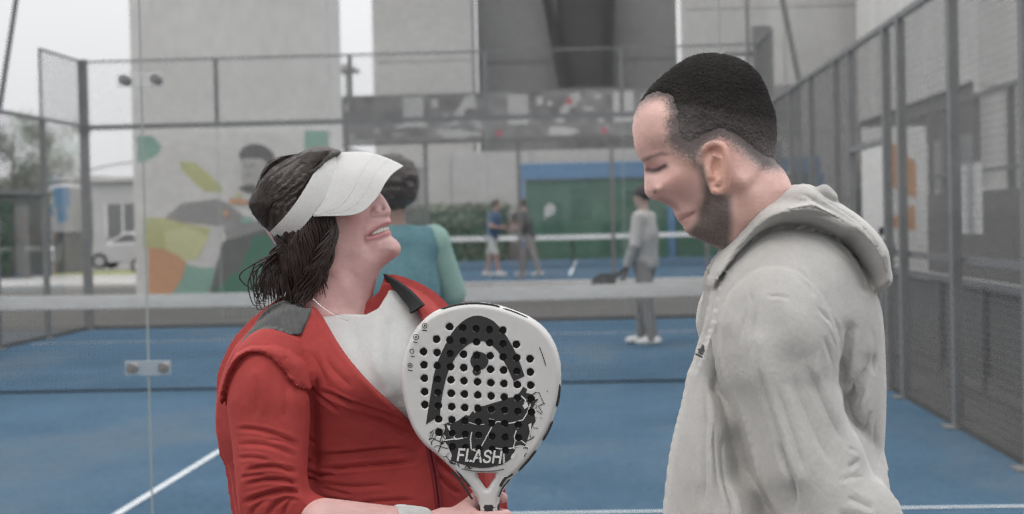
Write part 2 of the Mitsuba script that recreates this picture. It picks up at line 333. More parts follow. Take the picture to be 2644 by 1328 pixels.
hedge(-6.6, -2.9, 59.2, 60.2, 2.0, 'pale clipped hedge behind the far court, left of the blue frame', 11, 3000, 'leaf_pale')

# ------------------------------------------------------------------ concrete piers and walls
def panel_wall(name, label, x0, x1, y, z1, pw, ph, m, depth=.6, cat='wall'):
    """A wall of cast panels, each a piece of its own with recessed joints."""
    g = thing(name, label, cat)
    part(g, 'core', MB().box(x0 + .02, x1 - .02, y + .06, y + depth, -.3, z1 - .02), m, False)
    nx, nz = max(1, round((x1 - x0) / pw)), max(1, round(z1 / ph)); j = .022
    rr = random.Random(len(name) + int(x0 * 10))
    for a in range(nx):
        for b in range(nz):
            X0, X1 = x0 + (x1 - x0) * a / nx + j, x0 + (x1 - x0) * (a + 1) / nx - j
            Z0, Z1 = z1 * b / nz + j, z1 * (b + 1) / nz - j
            d = rr.uniform(0, .012)
            put('panel', MB().box(X0, X1, y - d, y + .058, Z0, Z1, .012).out(), m, g)
    return g
PY = 33.0
pier = panel_wall('concrete_pier', 'pale concrete bridge pier with a painted mural on its lower half', -8.8, -4.95, PY, 16.0, 3.85, 3.25, 'concrete', 1.6, cat='pier')
panel_wall('concrete_wall', 'tall pale concrete wall right of the sky gap behind the banner', -7.9, -4.25, 63.0, 22, 3.65, 3.55, 'concrete_mid2', 2.0)
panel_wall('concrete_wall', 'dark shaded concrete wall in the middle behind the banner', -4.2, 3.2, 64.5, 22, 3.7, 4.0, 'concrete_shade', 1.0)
panel_wall('concrete_wall', 'pale concrete wall behind the head of the man', 3.25, 14.0, 62.0, 22, 3.6, 4.2, 'concrete', 2.0)
panel_wall('low_concrete_wall', 'low pale concrete wall of wide panels behind the far court glass', -7.75, 9.0, 60.9, 3.95, 2.8, 2.1, 'concrete_mid2', .5)
mat('concrete_mid2', mottle((.46, .46, .457), .4, .28, 6, .12), .85, spec=.25)
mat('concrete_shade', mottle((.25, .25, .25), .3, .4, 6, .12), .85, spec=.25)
g = thing('steel_trestle', 'dark steel trestle with two slanting legs before the shaded concrete wall', 'steel frame')
for pts in (([-1.95, 63.6, 12.0], [-1.0, 63.6, 6.35]), ([.85, 63.6, 12.0], [.6, 63.6, 6.35])):
    part(g, 'slanting_leg', MB().bar(*pts, .36, .3), 'black_paint')
part(g, 'panel', MB().box(-1.2, .55, 63.9, 64.2, 6.3, 12.0), 'shaft_grey')
mat('shaft_grey', mottle((.055, .055, .056), .6, .4), .8)
part(g, 'base_beam', MB().box(-1.7, 1.2, 63.4, 63.85, 6.0, 6.3), 'concrete_dark')
part(g, 'column', MB().box(-1.0, -.6, 63.45, 63.8, 0, 5.99).box(.4, .8, 63.45, 63.8, 0, 5.99), 'concrete_dark')
# side building on the right
panel_wall('concrete_wall', 'pale end wall of the side building at the upper right', 9.0, 13.6, 41.2, 21.9, 4.6, 4.3, 'concrete', .6)
g = thing('concrete_building', 'large pale concrete building along the right side beyond the fence', 'building')
part(g, 'core', MB().box(9.3, 18, 42, 61.5, -.3, 21.9), 'concrete_dark', False)
for a in range(3):
    for b in range(5):
        y0 = 42 + a * 6.4; z0 = .3 + b * 4.3
        if b == 0: 
            put('window_bay', MB().box(9.24, 9.29, y0 + .5, y0 + 5.4, .6, 3.4).out(), 'window_bay_grey', g)
            for q in (.4, 2.9, 5.402): put('window_frame', MB().box(9.2, 9.28, y0 + q, y0 + q + .098, .6, 3.4).out(), 'white_paint', g)
            continue
        put('panel', MB().box(9.22, 9.298, y0 + .03, y0 + 6.37, z0 + .03, z0 + 4.27, .012).out(), 'concrete', g)
mat('window_dark', (.05, .055, .06), .15, spec=.6); mat('window_bay_grey', mottle((.26, .265, .27), .8, .5), .3, spec=.4)
# ------------------------------------------------------------------ mural on the pier: flat paint, 3 mm sheets
for nm, c in (('paint_teal', (.20, .32, .275)), ('paint_olive', (.36, .37, .20)), ('paint_olive_pale', (.43, .44, .27)), ('paint_orange', (.44, .26, .165)), ('paint_pale', (.43, .43, .43)), ('paint_grey', (.225, .225, .225)),
              ('paint_dark', (.125, .13, .13)), ('paint_green', (.075, .16, .125)), ('paint_hair', (.11, .11, .11)), ('paint_face', (.31, .31, .305))):
    mat(nm, mottle(c, 1.1, .3, 15, .15), .85, spec=.2)
ml = [0]
def patch(mt, pts, k=0, up=1):
    p = chaikin(pts, k) if k else np.array(pts)
    y = PY - .013 - .0015 * ml[0]; ml[0] += 1
    part(mural, 'paint_patch', plate(p, y - .001, y + .0008), mt, False)
mural = put('mural', plate([(-8.78,0.2815),(-5.0676,0.2067),(-4.9942,3.2246),(-8.6976,3.3668)], PY - .0135, PY - .0125), 'mural_ground', pier, False)
mat('mural_ground', mottle((.47, .47, .465), .8, .25, 9, .12), .85, spec=.2)
ml[0] = 1
patch('paint_teal', [(-8.6779,3.2629),(-8.3789,3.2556),(-8.2121,3.0595),(-8.2911,2.8989),(-8.4579,2.8141),(-8.5642,2.7575),(-8.6838,2.7603)])
patch('paint_teal', [(-5.4594,3.2875),(-5.0077,3.2764),(-5.0158,2.9457),(-5.483,2.9349)])
patch('paint_olive', [(-7.8765,2.756),(-7.6079,2.7497),(-7.3158,2.5066),(-7.0617,2.2423),(-7.0563,2.161),(-7.3991,2.1688),(-7.6179,2.3659),(-7.8359,2.5926)])
patch('paint_grey', [(-8.1961,1.6841),(-7.8523,1.9648),(-7.1789,2.0309),(-7.031,1.9832),(-6.5928,1.6412),(-6.5965,1.4937),(-7.1924,1.5067),(-7.862,1.5954)])
patch('paint_olive', [(-8.6071,1.708),(-8.1961,1.6841),(-7.862,1.5954),(-7.3052,1.4722),(-7.3467,1.3105),(-7.5816,0.8866),(-7.8808,0.878),(-8.2129,1.0479),(-8.6224,1.1307)])
patch('paint_olive_pale', [(-8.2031,1.4179),(-7.7893,1.5198),(-7.3094,1.3097),(-7.5012,1.1068),(-7.582,0.8718),(-7.8811,0.8632),(-8.1755,1.0471)])
patch('paint_pale', [(-7.3048,1.487),(-7.1188,1.4682),(-7.0985,1.0982),(-7.2496,0.7316),(-7.5112,0.7223),(-7.582,0.8718),(-7.4266,1.1052)])
patch('paint_orange', [(-8.5176,1.1285),(-8.2487,1.1079),(-7.9162,0.9528),(-7.7926,0.817),(-7.89,0.5228),(-8.1237,0.172),(-8.5428,0.1803)])
patch('paint_teal', [(-7.793,0.8022),(-7.5112,0.7223),(-7.2496,0.7316),(-7.3114,0.363),(-7.4511,0.1585),(-8.1237,0.172),(-7.8904,0.508)])
patch('paint_dark', [(-7.0966,1.1721),(-6.8971,1.3894),(-6.5965,1.4937),(-6.0022,1.4585),(-5.8632,1.0718),(-5.8495,0.1265),(-7.3764,0.157),(-7.2777,0.5103)])
patch('paint_green', [(-6.4896,1.3067),(-6.1168,1.3356),(-6.1325,0.7084),(-6.4729,0.4938),(-6.6308,0.1421),(-7.2272,0.154),(-7.2601,0.3249),(-6.767,0.6477)])
patch('paint_green', [(-6.9169,0.6138),(-6.244,0.7107),(-6.0302,0.337),(-6.4794,0.2352),(-6.9972,0.3936)])
patch('paint_grey', [(-7.0741,1.4672),(-6.5946,1.5674),(-6.1457,1.6682),(-5.9264,1.5158),(-6.4505,1.3797),(-6.9754,1.2434)])
patch('paint_face', [(-6.6968,2.824),(-6.561,2.8944),(-6.19,2.8635),(-6.0864,2.5516),(-6.2052,2.2595),(-6.3947,2.1164),(-6.5797,2.1575),(-6.6345,2.3432),(-6.7061,2.4555),(-6.6587,2.565)], 1)
patch('paint_hair', [(-6.7252,2.8762),(-6.6475,3.0071),(-6.4824,3.062),(-6.2599,3.0419),(-6.0775,2.905),(-6.0307,2.6976),(-6.1072,2.611),(-6.195,2.6647),(-6.2372,2.7614),(-6.4891,2.7969),(-6.6981,2.7724)], 1)
patch('paint_grey', [(-6.6559,2.6755),(-6.4174,2.692),(-6.4044,2.618),(-6.6427,2.6089)]); patch('paint_grey', [(-6.601,2.4899),(-6.5259,2.5176),(-6.5133,2.4289),(-6.5873,2.4453)])
patch('paint_hair', [(-6.786,2.2434),(-6.5765,2.2828),(-6.4274,2.2941),(-6.417,2.1169),(-6.5803,2.1354)], 1)
patch('paint_orange', [(-6.9252,2.0399),(-6.5834,2.01),(-6.5862,1.8994),(-6.9428,1.937)]); patch('paint_orange', [(-7.0507,1.7991),(-6.9464,1.7967),(-6.9641,1.6864),(-7.0606,1.7033)])
patch('paint_olive_pale', [(-6.8033,2.1479),(-6.714,2.1458),(-6.7168,2.0352),(-6.8206,2.0523)]); patch('paint_teal', [(-6.7113,1.666),(-6.4806,1.6609),(-6.4832,1.5576),(-6.7292,1.5483)])

# ------------------------------------------------------------------ far left: road, cars, kiosk, lamps, trees
sheet('road', -80, -9.5, 63.5, 78, -.006, 'asphalt_road', 'pale grey road at the far left behind the court')
mat('asphalt_road', mottle((.16, .16, .16), .4, .3, 9, .1), .9, spec=.2)
put('grass_strip', MB().box(-26, -14.0, 55.5, 60.5, -.05, .06, .02).out(), 'grass', label='yellow green grass strip beside the road', kind='structure')
put('pavement_kerb', MB().box(-26, -13.6, 52.6, 53.0, -.05, .11, .01).box(-26, -11, 45.2, 45.6, -.05, .1, .01).box(-26, -13.8, 60.7, 61.0, -.05, .12, .01).out(), 'kerb_stone', label='pale kerbs along the far pavements', kind='structure')
put('pavement', MB().box(-26, -11, 45.605, 52.595, -.05, .07).out(), 'pave_pale', label='pale far pavement beyond the left fence', kind='structure')
dmat('pave_pale', mottle((.42, .42, .415), .6, .25, 6, .1))
def building(label, x0, x1, y, z, m, n, gap=3.2):
    g = thing('far_building', label, 'building')
    part(g, 'wall', MB().box(x0, x1, y, y + 8, -.2, z), m, False)
    part(g, 'roof', MB().box(x0 - .2, x1 + .2, y - .25, y + 8.2, z + .002, z + .25), 'kerb_stone')
    for i in range(n):
        x = x0 + .8 + i * gap
        if x + 1.7 > x1: break
        put('window', MB().box(x, x + 1.7, y - .05, y - .004, 1.1, z - 1.2).out(), 'window_grey', g, False)
        for a, b in ((.8, .052), (-.1, .003), (1.702, .003)): put('window_frame', MB().box(x + a, x + a + .098, y - .09, y - b, 1.1, z - 1.2).out(), 'white_paint', g, False)
mat('window_grey', (.16, .165, .17), .2, spec=.5)
mat('haze_wall', mottle((.36, .36, .365), .3, .25), .9); mat('haze_wall2', mottle((.47, .47, .475), .3, .2), .9)
building('long low grey building far off beyond the road at the left', -46, -27.2, 96, 4.3, 'haze_wall', 6)
building('pale grey building with bright window frames left of the mural', -27, -17.0, 93, 4.1, 'haze_wall2', 4, 2.3)
building('white far building low in the gap between the pier and the concrete wall', -16, -7.0, 110, 5.4, 'white_paint', 3)
# dark kiosk with a green side
g = thing('kiosk', 'dark grey box kiosk with a green planted front at the left edge', 'kiosk')
part(g, 'body', MB().box(-20.2, -17.2, 52.6, 54.6, 0, 2.62, .04), 'kiosk_grey'); part(g, 'roof', MB().box(-20.4, -17.1, 52.45, 54.7, 2.625, 2.72, .02), 'kiosk_grey')
part(g, 'planting', leaves(-20.2, -17.75, 52.35, 52.6, .1, 2.3, 1800, .09, 21), 'leaf_green', False, kind='stuff')
part(g, 'door', MB().box(-17.68, -17.25, 52.55, 52.598, .1, 2.3), 'steel_paint')
mat('kiosk_grey', mottle((.10, .10, .10), 1, .4), .7)
# advertising column with a blue poster
g = thing('advertising_column', 'grey advertising column with a blue poster head behind the left fence', 'advertising column')
part(g, 'base', MB().tube([[-18.0, 59, -.1], [-18.0, 59, 1.45]], [.52, .5], 20), 'kiosk_grey'); part(g, 'head', MB().tube([[-18.0, 59, 1.455], [-18.0, 59, 2.95], [-18.0, 59, 3.05], [-18.0, 59, 3.1]], [.62, .62, .5, .2], 24), 'haze_wall')
m = MB()
for a0, a1, z0, z1 in ((-2.1, -1.15, 2.3, 2.98), (-2.7, -2.15, 2.0, 2.35), (-1.9, -1.3, 1.8, 2.28)):
    a = np.linspace(a0, a1, 8); v = [[-18 + .63 * math.cos(t), 59 + .63 * math.sin(t), z] for z in (z0, z1) for t in a]
    m.add(v, [q for i in range(7) for q in ([i, i + 1, i + 9], [i, i + 9, i + 8])])
part(g, 'poster', m, 'blue_paint', False)
# parked cars
def car(label, x, y, m, flip=1):
    g = thing('parked_car', label, 'car', None)
    body = [(-2.1, .32), (-2.12, .62), (-2.0, .82), (-1.2, .92), (-.55, 1.34), (.2, 1.44), (1.1, 1.40), (1.75, 1.02), (2.08, .96), (2.13, .6), (2.05, .3), (1.7, .26), (-1.7, .26)]
    def wide(p, y0, y1, b): 
        a = plate(p, y0, y1); return a
    lo = [q for q in body if q[1] < 1.0] ; fx = lambda P: [(x + flip * a, z) for a, z in P]
    part(g, 'body', plate(fx([(-2.1, .32), (-2.12, .62), (-2.0, .82), (-1.2, .93), (1.72, 1.0), (2.08, .96), (2.13, .6), (2.05, .3), (1.7, .26), (-1.7, .26)]), y - .86, y + .86), m, 40)
    c = m3d.Manifold.hull_points(np.array([[x + flip * a, y + s * w, z] for s in (-1, 1) for a, z, w in ((-1.15, .93, .8), (1.72, 1.0, .8), (-.45, 1.38, .62), (.3, 1.45, .62), (1.1, 1.40, .62))]))
    part(g, 'cabin', man(c), m, 40)
    for w0, w1 in ((-.95, .1), (.2, 1.35)):
        part(g, 'window', [(0)] and trimesh.Trimesh([[x + flip * w0, y - .79, 1.0], [x + flip * w1, y - .79, 1.03], [x + flip * min(w1, 1.05), y - .66, 1.33], [x + flip * max(w0, -.4), y - .66, 1.33]], [[0, 1, 2], [0, 2, 3]], process=False), 'window_dark', False)
    for wx in (-1.35, 1.3):
        for s in (-1, 1):
            w = part(g, 'wheel', MB().cyl([x + flip * wx, y + s * .7, .31], [x + flip * wx, y + s * .88, .31], .31, 22), 'black_paint')
            put('rim', MB().cyl([x + flip * wx, y + s * .875, .31], [x + flip * wx, y + s * .892, .31], .19, 16).out(), 'galvanised', w)
    for s in (-.6, .6): part(g, 'headlight', MB().box(x + flip * -2.1 - .03, x + flip * -2.1 + .03, y + s - .16, y + s + .16, .62, .76, .01), 'galvanised')
mat('car_white', (.72, .72, .73), .25, spec=.6, clearcoat=.6); mat('car_silver', (.5, .5, .51), .3, .3, clearcoat=.6)
car('white parked car half hidden behind the dark kiosk', -23.2, 67.5, 'car_white', -1)
car('silver white parked car near the mural pier', -17.5, 66.5, 'car_silver')
# motorbike-like scooter by the pier
g = thing('scooter', 'dark parked scooter beside the pale pier', 'scooter')
sx, sy = -14.9, 58.5
for dx in (-.55, .55): part(g, 'wheel', MB().tube([[sx + dx + .24 * math.cos(a), sy, .26 + .24 * math.sin(a)] for a in np.linspace(0, 6.2832, 20)], .05, 8), 'black_paint')
part(g, 'body', plate(chaikin([(sx - .5, .3), (sx - .6, .75), (sx + .1, .8), (sx + .15, .42), (sx + .35, .42), (sx + .5, .95), (sx + .6, .9), (sx + .5, .3)], 1), sy - .14, sy + .14), 'kiosk_grey', 40)
part(g, 'seat', MB().box(sx - .6, sx + .12, sy - .13, sy + .13, .802, .9, .03), 'black_paint'); part(g, 'handlebar', MB().tube([[sx + .5, sy - .3, 1.1], [sx + .53, sy, 1.0], [sx + .5, sy + .3, 1.1]], .02, 8), 'black_paint')
# street lamps
def lamp(label, x, y, z, arm, head):
    g = thing('street_lamp', label, 'street lamp')
    part(g, 'pole', MB().tube([[x, y, 0], [x, y, z]], [.09, .055], 12), 'galvan_grey')
    pts = smooth_line([[x, y, z - .002], [x + arm * .15, y, z + .55], [x + arm * .45, y, z + .9], [x + arm, y, z + 1.1]], 6)
    part(g, 'arm', MB().tube(pts, .05, 10), 'galvan_grey'); e = pts[-1]
    part(g, 'lamp_head', MB().box(e[0] - .1, e[0] + head, y - .14, y + .14, e[2] - .1, e[2] + .06, .03), 'galvan_grey')
mat('galvan_grey', (.38, .38, .385), .5, .2)
lamp('thin street lamp with a long curved arm at the far left', -22.6, 74, 3.4, 4.6, .7)
g = thing('street_lamp', 'street lamp with a round flat head in the white sky gap', 'street lamp')
part(g, 'pole', MB().tube([[-10.0, 71, 0], [-10.0, 71, 7.7]], [.09, .05], 12), 'galvan_grey'); part(g, 'lamp_head', MB().tube([[-10.0, 71, 7.702], [-10.0, 71, 7.85], [-10.0, 71, 8.05]], [.62, .5, .12], 20), 'steel_paint')
# pale trees
def tree(label, x, y, z, r, n, seed, m):
    g = thing('tree', label, 'tree'); rr = np.random.default_rng(seed)
    tr = MB().tube(smooth_line([[x, y, -.1], [x + .1, y, z * .35], [x - .1, y, z * .7], [x, y, z]], 4), np.linspace(.16, .03, 13), 8)
    tips = []
    for i in range(14):
        a = rr.uniform(0, 6.28); h0 = z * rr.uniform(.4, .9); L = r * rr.uniform(.6, 1.1); e = np.array([x + L * math.cos(a), y + L * math.sin(a), h0 + L * rr.uniform(.3, .9)])
        s = np.array([x, y, h0]); tr.tube([s, (s + e) / 2 + [0, 0, .1], e], [.045, .03, .012], 6); tips += [s + (e - s) * t for t in (.55, .8, 1.0)]
    part(g, 'trunk', tr, 'bark')
    c = np.vstack([np.asarray(t) + rr.normal(0, r * .22, (n // len(tips), 3)) for t in tips])
    part(g, 'crown', leafmesh(c, .1, rr), m, False, kind='stuff')
tree('pale bare tree at the far left edge beyond the fence', -27.5, 82, 6.3, 1.5, 2600, 31, 'leaf_pale')
tree('small pale tree behind the long low building', -34, 108, 8.0, 2.0, 2600, 32, 'leaf_pale')

# ------------------------------------------------------------------ right side beyond the fence
g = thing('handrail_barrier', 'low dark barrier with a pale handrail outside the right fence', 'barrier')
part(g, 'rail', MB().box(3.17, 3.23, 9, 20.0, .84, .90, .008), 'galvanised')
for y in np.arange(9.2, 20.1, 1.8): part(g, 'post', MB().box(3.18, 3.22, y - .03, y + .03, 0, .838), 'steel_paint')
part(g, 'infill', MB().box(3.235, 3.245, 9, 20, .1, .82), 'concrete_dark', False)
g = thing('screen_fence', 'dark windscreen fence further right with pale rails above', 'court fence')
for y in np.arange(8, 34.1, 2.0): part(g, 'post', MB().box(5.15, 5.25, y - .05, y + .05, 0, 3.0), 'steel_paint')
part(g, 'dark_fabric', MB().box(5.14, 5.147, 8, 30, .05, 1.75), 'concrete_dark', False)
part(g, 'rail', MB().box(5.17, 5.23, 8, 34, 3.002, 3.06), 'steel_paint'); part(g, 'middle_rail', MB().box(5.10, 5.138, 8, 34, 1.98, 2.03), 'steel_paint')
part(g, 'wire_mesh', wires_x(5.2, 8, 34, 1.8, 2.98, .1, .004), 'wire_paint', False, kind='stuff')
# standing poster seen through the gate
mat('poster_white', mottle((.66, .66, .655), 2, .15), .6); mat('poster_orange', (.52, .27, .13), .6)
g = thing('roll_up_banner', 'tall white banner with orange blocks seen through the fence gate behind the man', 'banner')
by = 22.0
part(g, 'sheet', MB().box(3.35, 4.15, by, by + .01, .12, 2.55), 'poster_white'); part(g, 'foot', MB().box(3.3, 4.2, by - .12, by + .12, 0, .115, .02), 'steel_paint')
for i, p in enumerate(([(3.62, 2.45), (4.02, 2.1), (4.02, 1.65), (3.75, 1.78), (3.62, 2.1)], [(3.72, 1.42), (4.0, 1.58), (4.0, 1.25), (3.72, 1.3)])): part(g, 'orange_print', plate(p, by - .006, by - .002), 'poster_orange', False)
ring = sg.Point(3.63, 1.02).buffer(.12).difference(sg.Point(3.63, 1.02).buffer(.06)); part(g, 'ring_print', plate(ring, by - .006, by - .002), 'black_paint', False)
part(g, 'ring_print', plate(sg.box(3.55, 1.2, 3.7, 1.3), by - .006, by - .002), 'black_paint', False)
g = thing('fence_sign', 'narrow white upright sign on the right fence near the edge', 'sign')
part(g, 'board', MB().box(2.56, 2.575, 11.72, 12.30, 1.32, 1.80), 'poster_white')
g = thing('bench', 'dark metal bench outside the right fence by the barrier', 'bench')
for i in range(4): part(g, 'slat', MB().box(2.72 + i * .1, 2.80 + i * .1, 9.4, 11.2, .43, .46, .006), 'galvanised')
for y in (9.6, 11.0): part(g, 'leg', MB().bar([2.74, y, 0], [2.84, y, .425], .04).bar([3.08, y, 0], [3.0, y, .425], .04).bar([2.74, y, .2], [3.08, y, .2], .03), 'black_paint')
g = thing('sports_bag', 'pale sports bag lying on the ground under the bench', 'bag')
part(g, 'body', man(m3d.Manifold.batch_hull([m3d.Manifold.sphere(.14, 20).translate((2.9, y, .16)) for y in (10.0, 10.4)])), 'poster_white'); part(g, 'strap', MB().tube(smooth_line([[2.82, 10.05, .28], [2.8, 10.2, .42], [2.82, 10.35, .28]], 8), .012, 8), 'black_paint')
g = thing('floodlight_column', 'tall dark column with lamp arms right of the head of the man', 'column')
part(g, 'column', MB().box(3.1, 3.42, 33.5, 33.9, 0, 5.1), 'steel_paint'); 
part(g, 'arm', MB().box(2.55, 3.095, 33.66, 33.74, 4.55, 4.62), 'steel_paint')
part(g, 'pipe', MB().cyl([3.0, 33.6, 0], [3.0, 33.6, 6.2], .035, 10), 'steel_paint')
# ------------------------------------------------------------------ sculpting: fields on a grid, meshed by surface nets
def nets(F, o, h):
    F = F.astype(np.float32); s = F < 0
    c = [(i, j, k) for i in (0, 1) for j in (0, 1) for k in (0, 1)]
    sl = lambda A, d: A[d[0]:A.shape[0] - 1 + d[0], d[1]:A.shape[1] - 1 + d[1], d[2]:A.shape[2] - 1 + d[2]]
    n = sum(sl(s, d).astype(np.int8) for d in c); act = (n > 0) & (n < 8)
    I = np.argwhere(act); idx = np.full(act.shape, -1, np.int64); idx[act] = np.arange(len(I))
    fv = np.stack([F[I[:, 0] + d[0], I[:, 1] + d[1], I[:, 2] + d[2]] for d in c], 1)
    P = np.zeros((len(I), 3)); w = np.zeros(len(I)); ca = np.array(c, float)
    for a in range(8):
        for b in range(a + 1, 8):
            if np.abs(ca[a] - ca[b]).sum() == 1:
                m = (fv[:, a] < 0) != (fv[:, b] < 0)
                t = fv[m, a] / (fv[m, a] - fv[m, b]); P[m] += ca[a] + (ca[b] - ca[a]) * t[:, None]; w[m] += 1
    P = (I + P / w[:, None]) * h + o
    Q = []
    for ax in range(3):
        u, v = (ax + 1) % 3, (ax + 2) % 3
        a = [slice(None)] * 3; b = [slice(None)] * 3
        a[ax] = slice(0, -1); b[ax] = slice(1, None)
        for q in (a, b): q[u] = slice(1, -1); q[v] = slice(1, -1)
        e = s[tuple(a)] != s[tuple(b)]; E = np.argwhere(e); ins = s[tuple(a)][e]
        E[:, u] += 1; E[:, v] += 1
        du = np.zeros(3, int); du[u] = 1; dv = np.zeros(3, int); dv[v] = 1
        g = lambda K: idx[K[:, 0], K[:, 1], K[:, 2]]
        q = np.stack([g(E - du - dv), g(E - dv), g(E), g(E - du)], 1)
        Q.append(np.where(ins[:, None], q, q[:, ::-1]))
    Q = np.vstack(Q); Q = Q[(Q >= 0).all(1)]
    return trimesh.Trimesh(P, np.vstack([Q[:, [0, 1, 2]], Q[:, [0, 2, 3]]]), process=False)
def smin(a, b, k):
    h = np.clip(.5 + .5 * (b - a) / k, 0, 1); return b + (a - b) * h - k * h * (1 - h)
def smax(a, b, k): return -smin(-a, -b, k)
def relax(m, it):
    from scipy.sparse import coo_matrix
    v, f = np.array(m.vertices), np.array(m.faces)
    i, j = f[:, [0, 1, 2]].ravel(), f[:, [1, 2, 0]].ravel()
    A = coo_matrix((np.ones(2 * len(i)), (np.r_[i, j], np.r_[j, i])), (len(v), len(v))).tocsr(); A.data[:] = 1
    w = 1 / np.maximum(np.asarray(A.sum(1)).ravel(), 1)
    for k in range(it):
        v = v + .5 * (A @ v * w[:, None] - v); v = v - .52 * (A @ v * w[:, None] - v)
    return trimesh.Trimesh(v, f, process=False)
class Grid:
    def __init__(s, lo, hi, h):
        s.lo, s.h = np.array(lo, float), h
        ax = [np.arange(lo[i], hi[i] + h, h).astype(np.float32) for i in range(3)]
        s.ax = ax; s.X, s.Y, s.Z = ax[0][:, None, None], ax[1][None, :, None], ax[2][None, None, :]
        s.x2, s.z2 = np.meshgrid(ax[0], ax[2], indexing='ij')
    def sub(s, lo, hi):
        sl = tuple(slice(max(0, int((lo[i] - s.lo[i]) / s.h)), int((hi[i] - s.lo[i]) / s.h) + 2) for i in range(3)); g = object.__new__(Grid)
        g.lo, g.h, g.ax = s.lo, s.h, [s.ax[i][sl[i]] for i in range(3)]; g.X, g.Y, g.Z = g.ax[0][:, None, None], g.ax[1][None, :, None], g.ax[2][None, None, :]
        return sl, g
    def cone(s, a, b, ra, rb, sy=1.0):
        a, b = np.asarray(a, float), np.asarray(b, float); d = b - a; L = max(d @ d, 1e-9)
        t = np.clip(((s.X - a[0]) * d[0] + (s.Y - a[1]) * d[1] + (s.Z - a[2]) * d[2]) / L, 0, 1)
        return np.sqrt((s.X - a[0] - t * d[0]) ** 2 + ((s.Y - a[1] - t * d[1]) / sy) ** 2 + (s.Z - a[2] - t * d[2]) ** 2) - (ra + t * (rb - ra))
    def chain(s, pts, rs, k=.01, F=None):
        for i in range(len(pts) - 1):
            c = s.cone(pts[i], pts[i + 1], rs[i], rs[i + 1]); F = c if F is None else smin(F, c, k)
        return F
    def ell(s, c, r, R=None):
        d = [s.X - c[0], s.Y - c[1], s.Z - c[2]]
        if R is not None:
            R = np.asarray(R); d = [R[i][0] * d[0] + R[i][1] * d[1] + R[i][2] * d[2] for i in range(3)]
        q = np.sqrt(sum((d[i] / r[i]) ** 2 for i in range(3))); g = np.sqrt(sum((d[i] / r[i] ** 2) ** 2 for i in range(3))) + 1e-9
        return q * (q - 1) / g
    def poly(s, p): return sd2(p, s.x2, s.z2)                        # 2-D distance, positive inside
    def curve(s, p): return ld2(smooth_line(p, 5) if len(p) > 2 else p, s.x2, s.z2)
    def relief(s, hw, y0=0.0):
        """A solid with the half thickness hw(x, z) about the plane y = y0 (a number or a field)."""
        gx, gz = np.gradient(hw, s.h); n = np.sqrt(1 + np.minimum(gx ** 2 + gz ** 2, 6.0))
        y0 = y0[:, None, :] if isinstance(y0, np.ndarray) else y0
        return (np.abs(s.Y - y0) - hw[:, None, :]) / n[:, None, :]
    def mesh(s, F, it=2):
        F = np.pad(F, 1, constant_values=1.0) if False else F
        for a in range(3):
            i = [slice(None)] * 3
            for e in (0, -1): i[a] = e; F[tuple(i)] = np.maximum(F[tuple(i)], s.h * .5)
        m = nets(F, s.lo, s.h)
        return relax(m, it)
def sd2(p, x, z):
    p = np.asarray(p, float); d = np.full(x.shape, 9e9)
    for a, b in zip(p, np.roll(p, -1, 0)):
        e = b - a; t = np.clip(((x - a[0]) * e[0] + (z - a[1]) * e[1]) / (e @ e + 1e-12), 0, 1)
        d = np.minimum(d, (x - a[0] - t * e[0]) ** 2 + (z - a[1] - t * e[1]) ** 2)
    return np.sqrt(d) * np.where(shapely.contains_xy(sg.Polygon(p).buffer(0), x, z), 1, -1)
def ld2(p, x, z):
    p = np.asarray(p, float)[:, :2]; d = np.full(x.shape, 9e9)
    for a, b in zip(p[:-1], p[1:]):
        e = b - a; t = np.clip(((x - a[0]) * e[0] + (z - a[1]) * e[1]) / (e @ e + 1e-12), 0, 1)
        d = np.minimum(d, (x - a[0] - t * e[0]) ** 2 + (z - a[1] - t * e[1]) ** 2)
    return np.sqrt(d)
def crease(p, x, z, w, a, taper=.25):
    """A cloth fold along a line: a sharp valley (a > 0) with raised lips, fading out at both ends."""
    p = np.asarray(p, float)[:, :2]; p = smooth_line(p, 5) if len(p) > 2 else p
    L = np.r_[0, np.cumsum(np.linalg.norm(np.diff(p, axis=0), axis=1))]; L /= L[-1]
    d = np.full(x.shape, 9e9); s = np.zeros(x.shape)
    for i in range(len(p) - 1):
        e = p[i + 1] - p[i]; t = np.clip(((x - p[i][0]) * e[0] + (z - p[i][1]) * e[1]) / (e @ e + 1e-12), 0, 1)
        q = (x - p[i][0] - t * e[0]) ** 2 + (z - p[i][1] - t * e[1]) ** 2
        m = q < d; d = np.where(m, q, d); s = np.where(m, L[i] + (L[i + 1] - L[i]) * t, s)
    d = np.sqrt(d); k = sstep(0, taper, s) * sstep(0, taper, 1 - s)
    return a * k * (np.exp(-d / w) - .22 * gauss(d - 2.4 * w, 1.1 * w)) if a > 0 else a * k * gauss(d, w)
def wrinkle(m, folds, ymid, sub=1):
    """Presses the folds into the side of the mesh that faces -y."""
    v, f = np.array(m.vertices), np.array(m.faces)
    for _ in range(sub): v, f = trimesh.remesh.subdivide(v, f)
    m = trimesh.Trimesh(v, f, process=False); n = np.array(m.vertex_normals); D = np.zeros(len(v))
    near = (v[:, 1] < ymid) & (n[:, 1] < -.2)
    for p, w, a in folds:
        q = np.asarray(p)[:, :2]; lo, hi = q.min(0) - 5 * w, q.max(0) + 5 * w
        i = np.nonzero(near & (v[:, 0] > lo[0]) & (v[:, 0] < hi[0]) & (v[:, 2] > lo[1]) & (v[:, 2] < hi[1]))[0]
        if len(i): D[i] += crease(p, v[i, 0], v[i, 2], w, a)
    return trimesh.Trimesh(v - n * (D * sstep(-.42, -.72, n[:, 1]))[:, None], f, process=False)
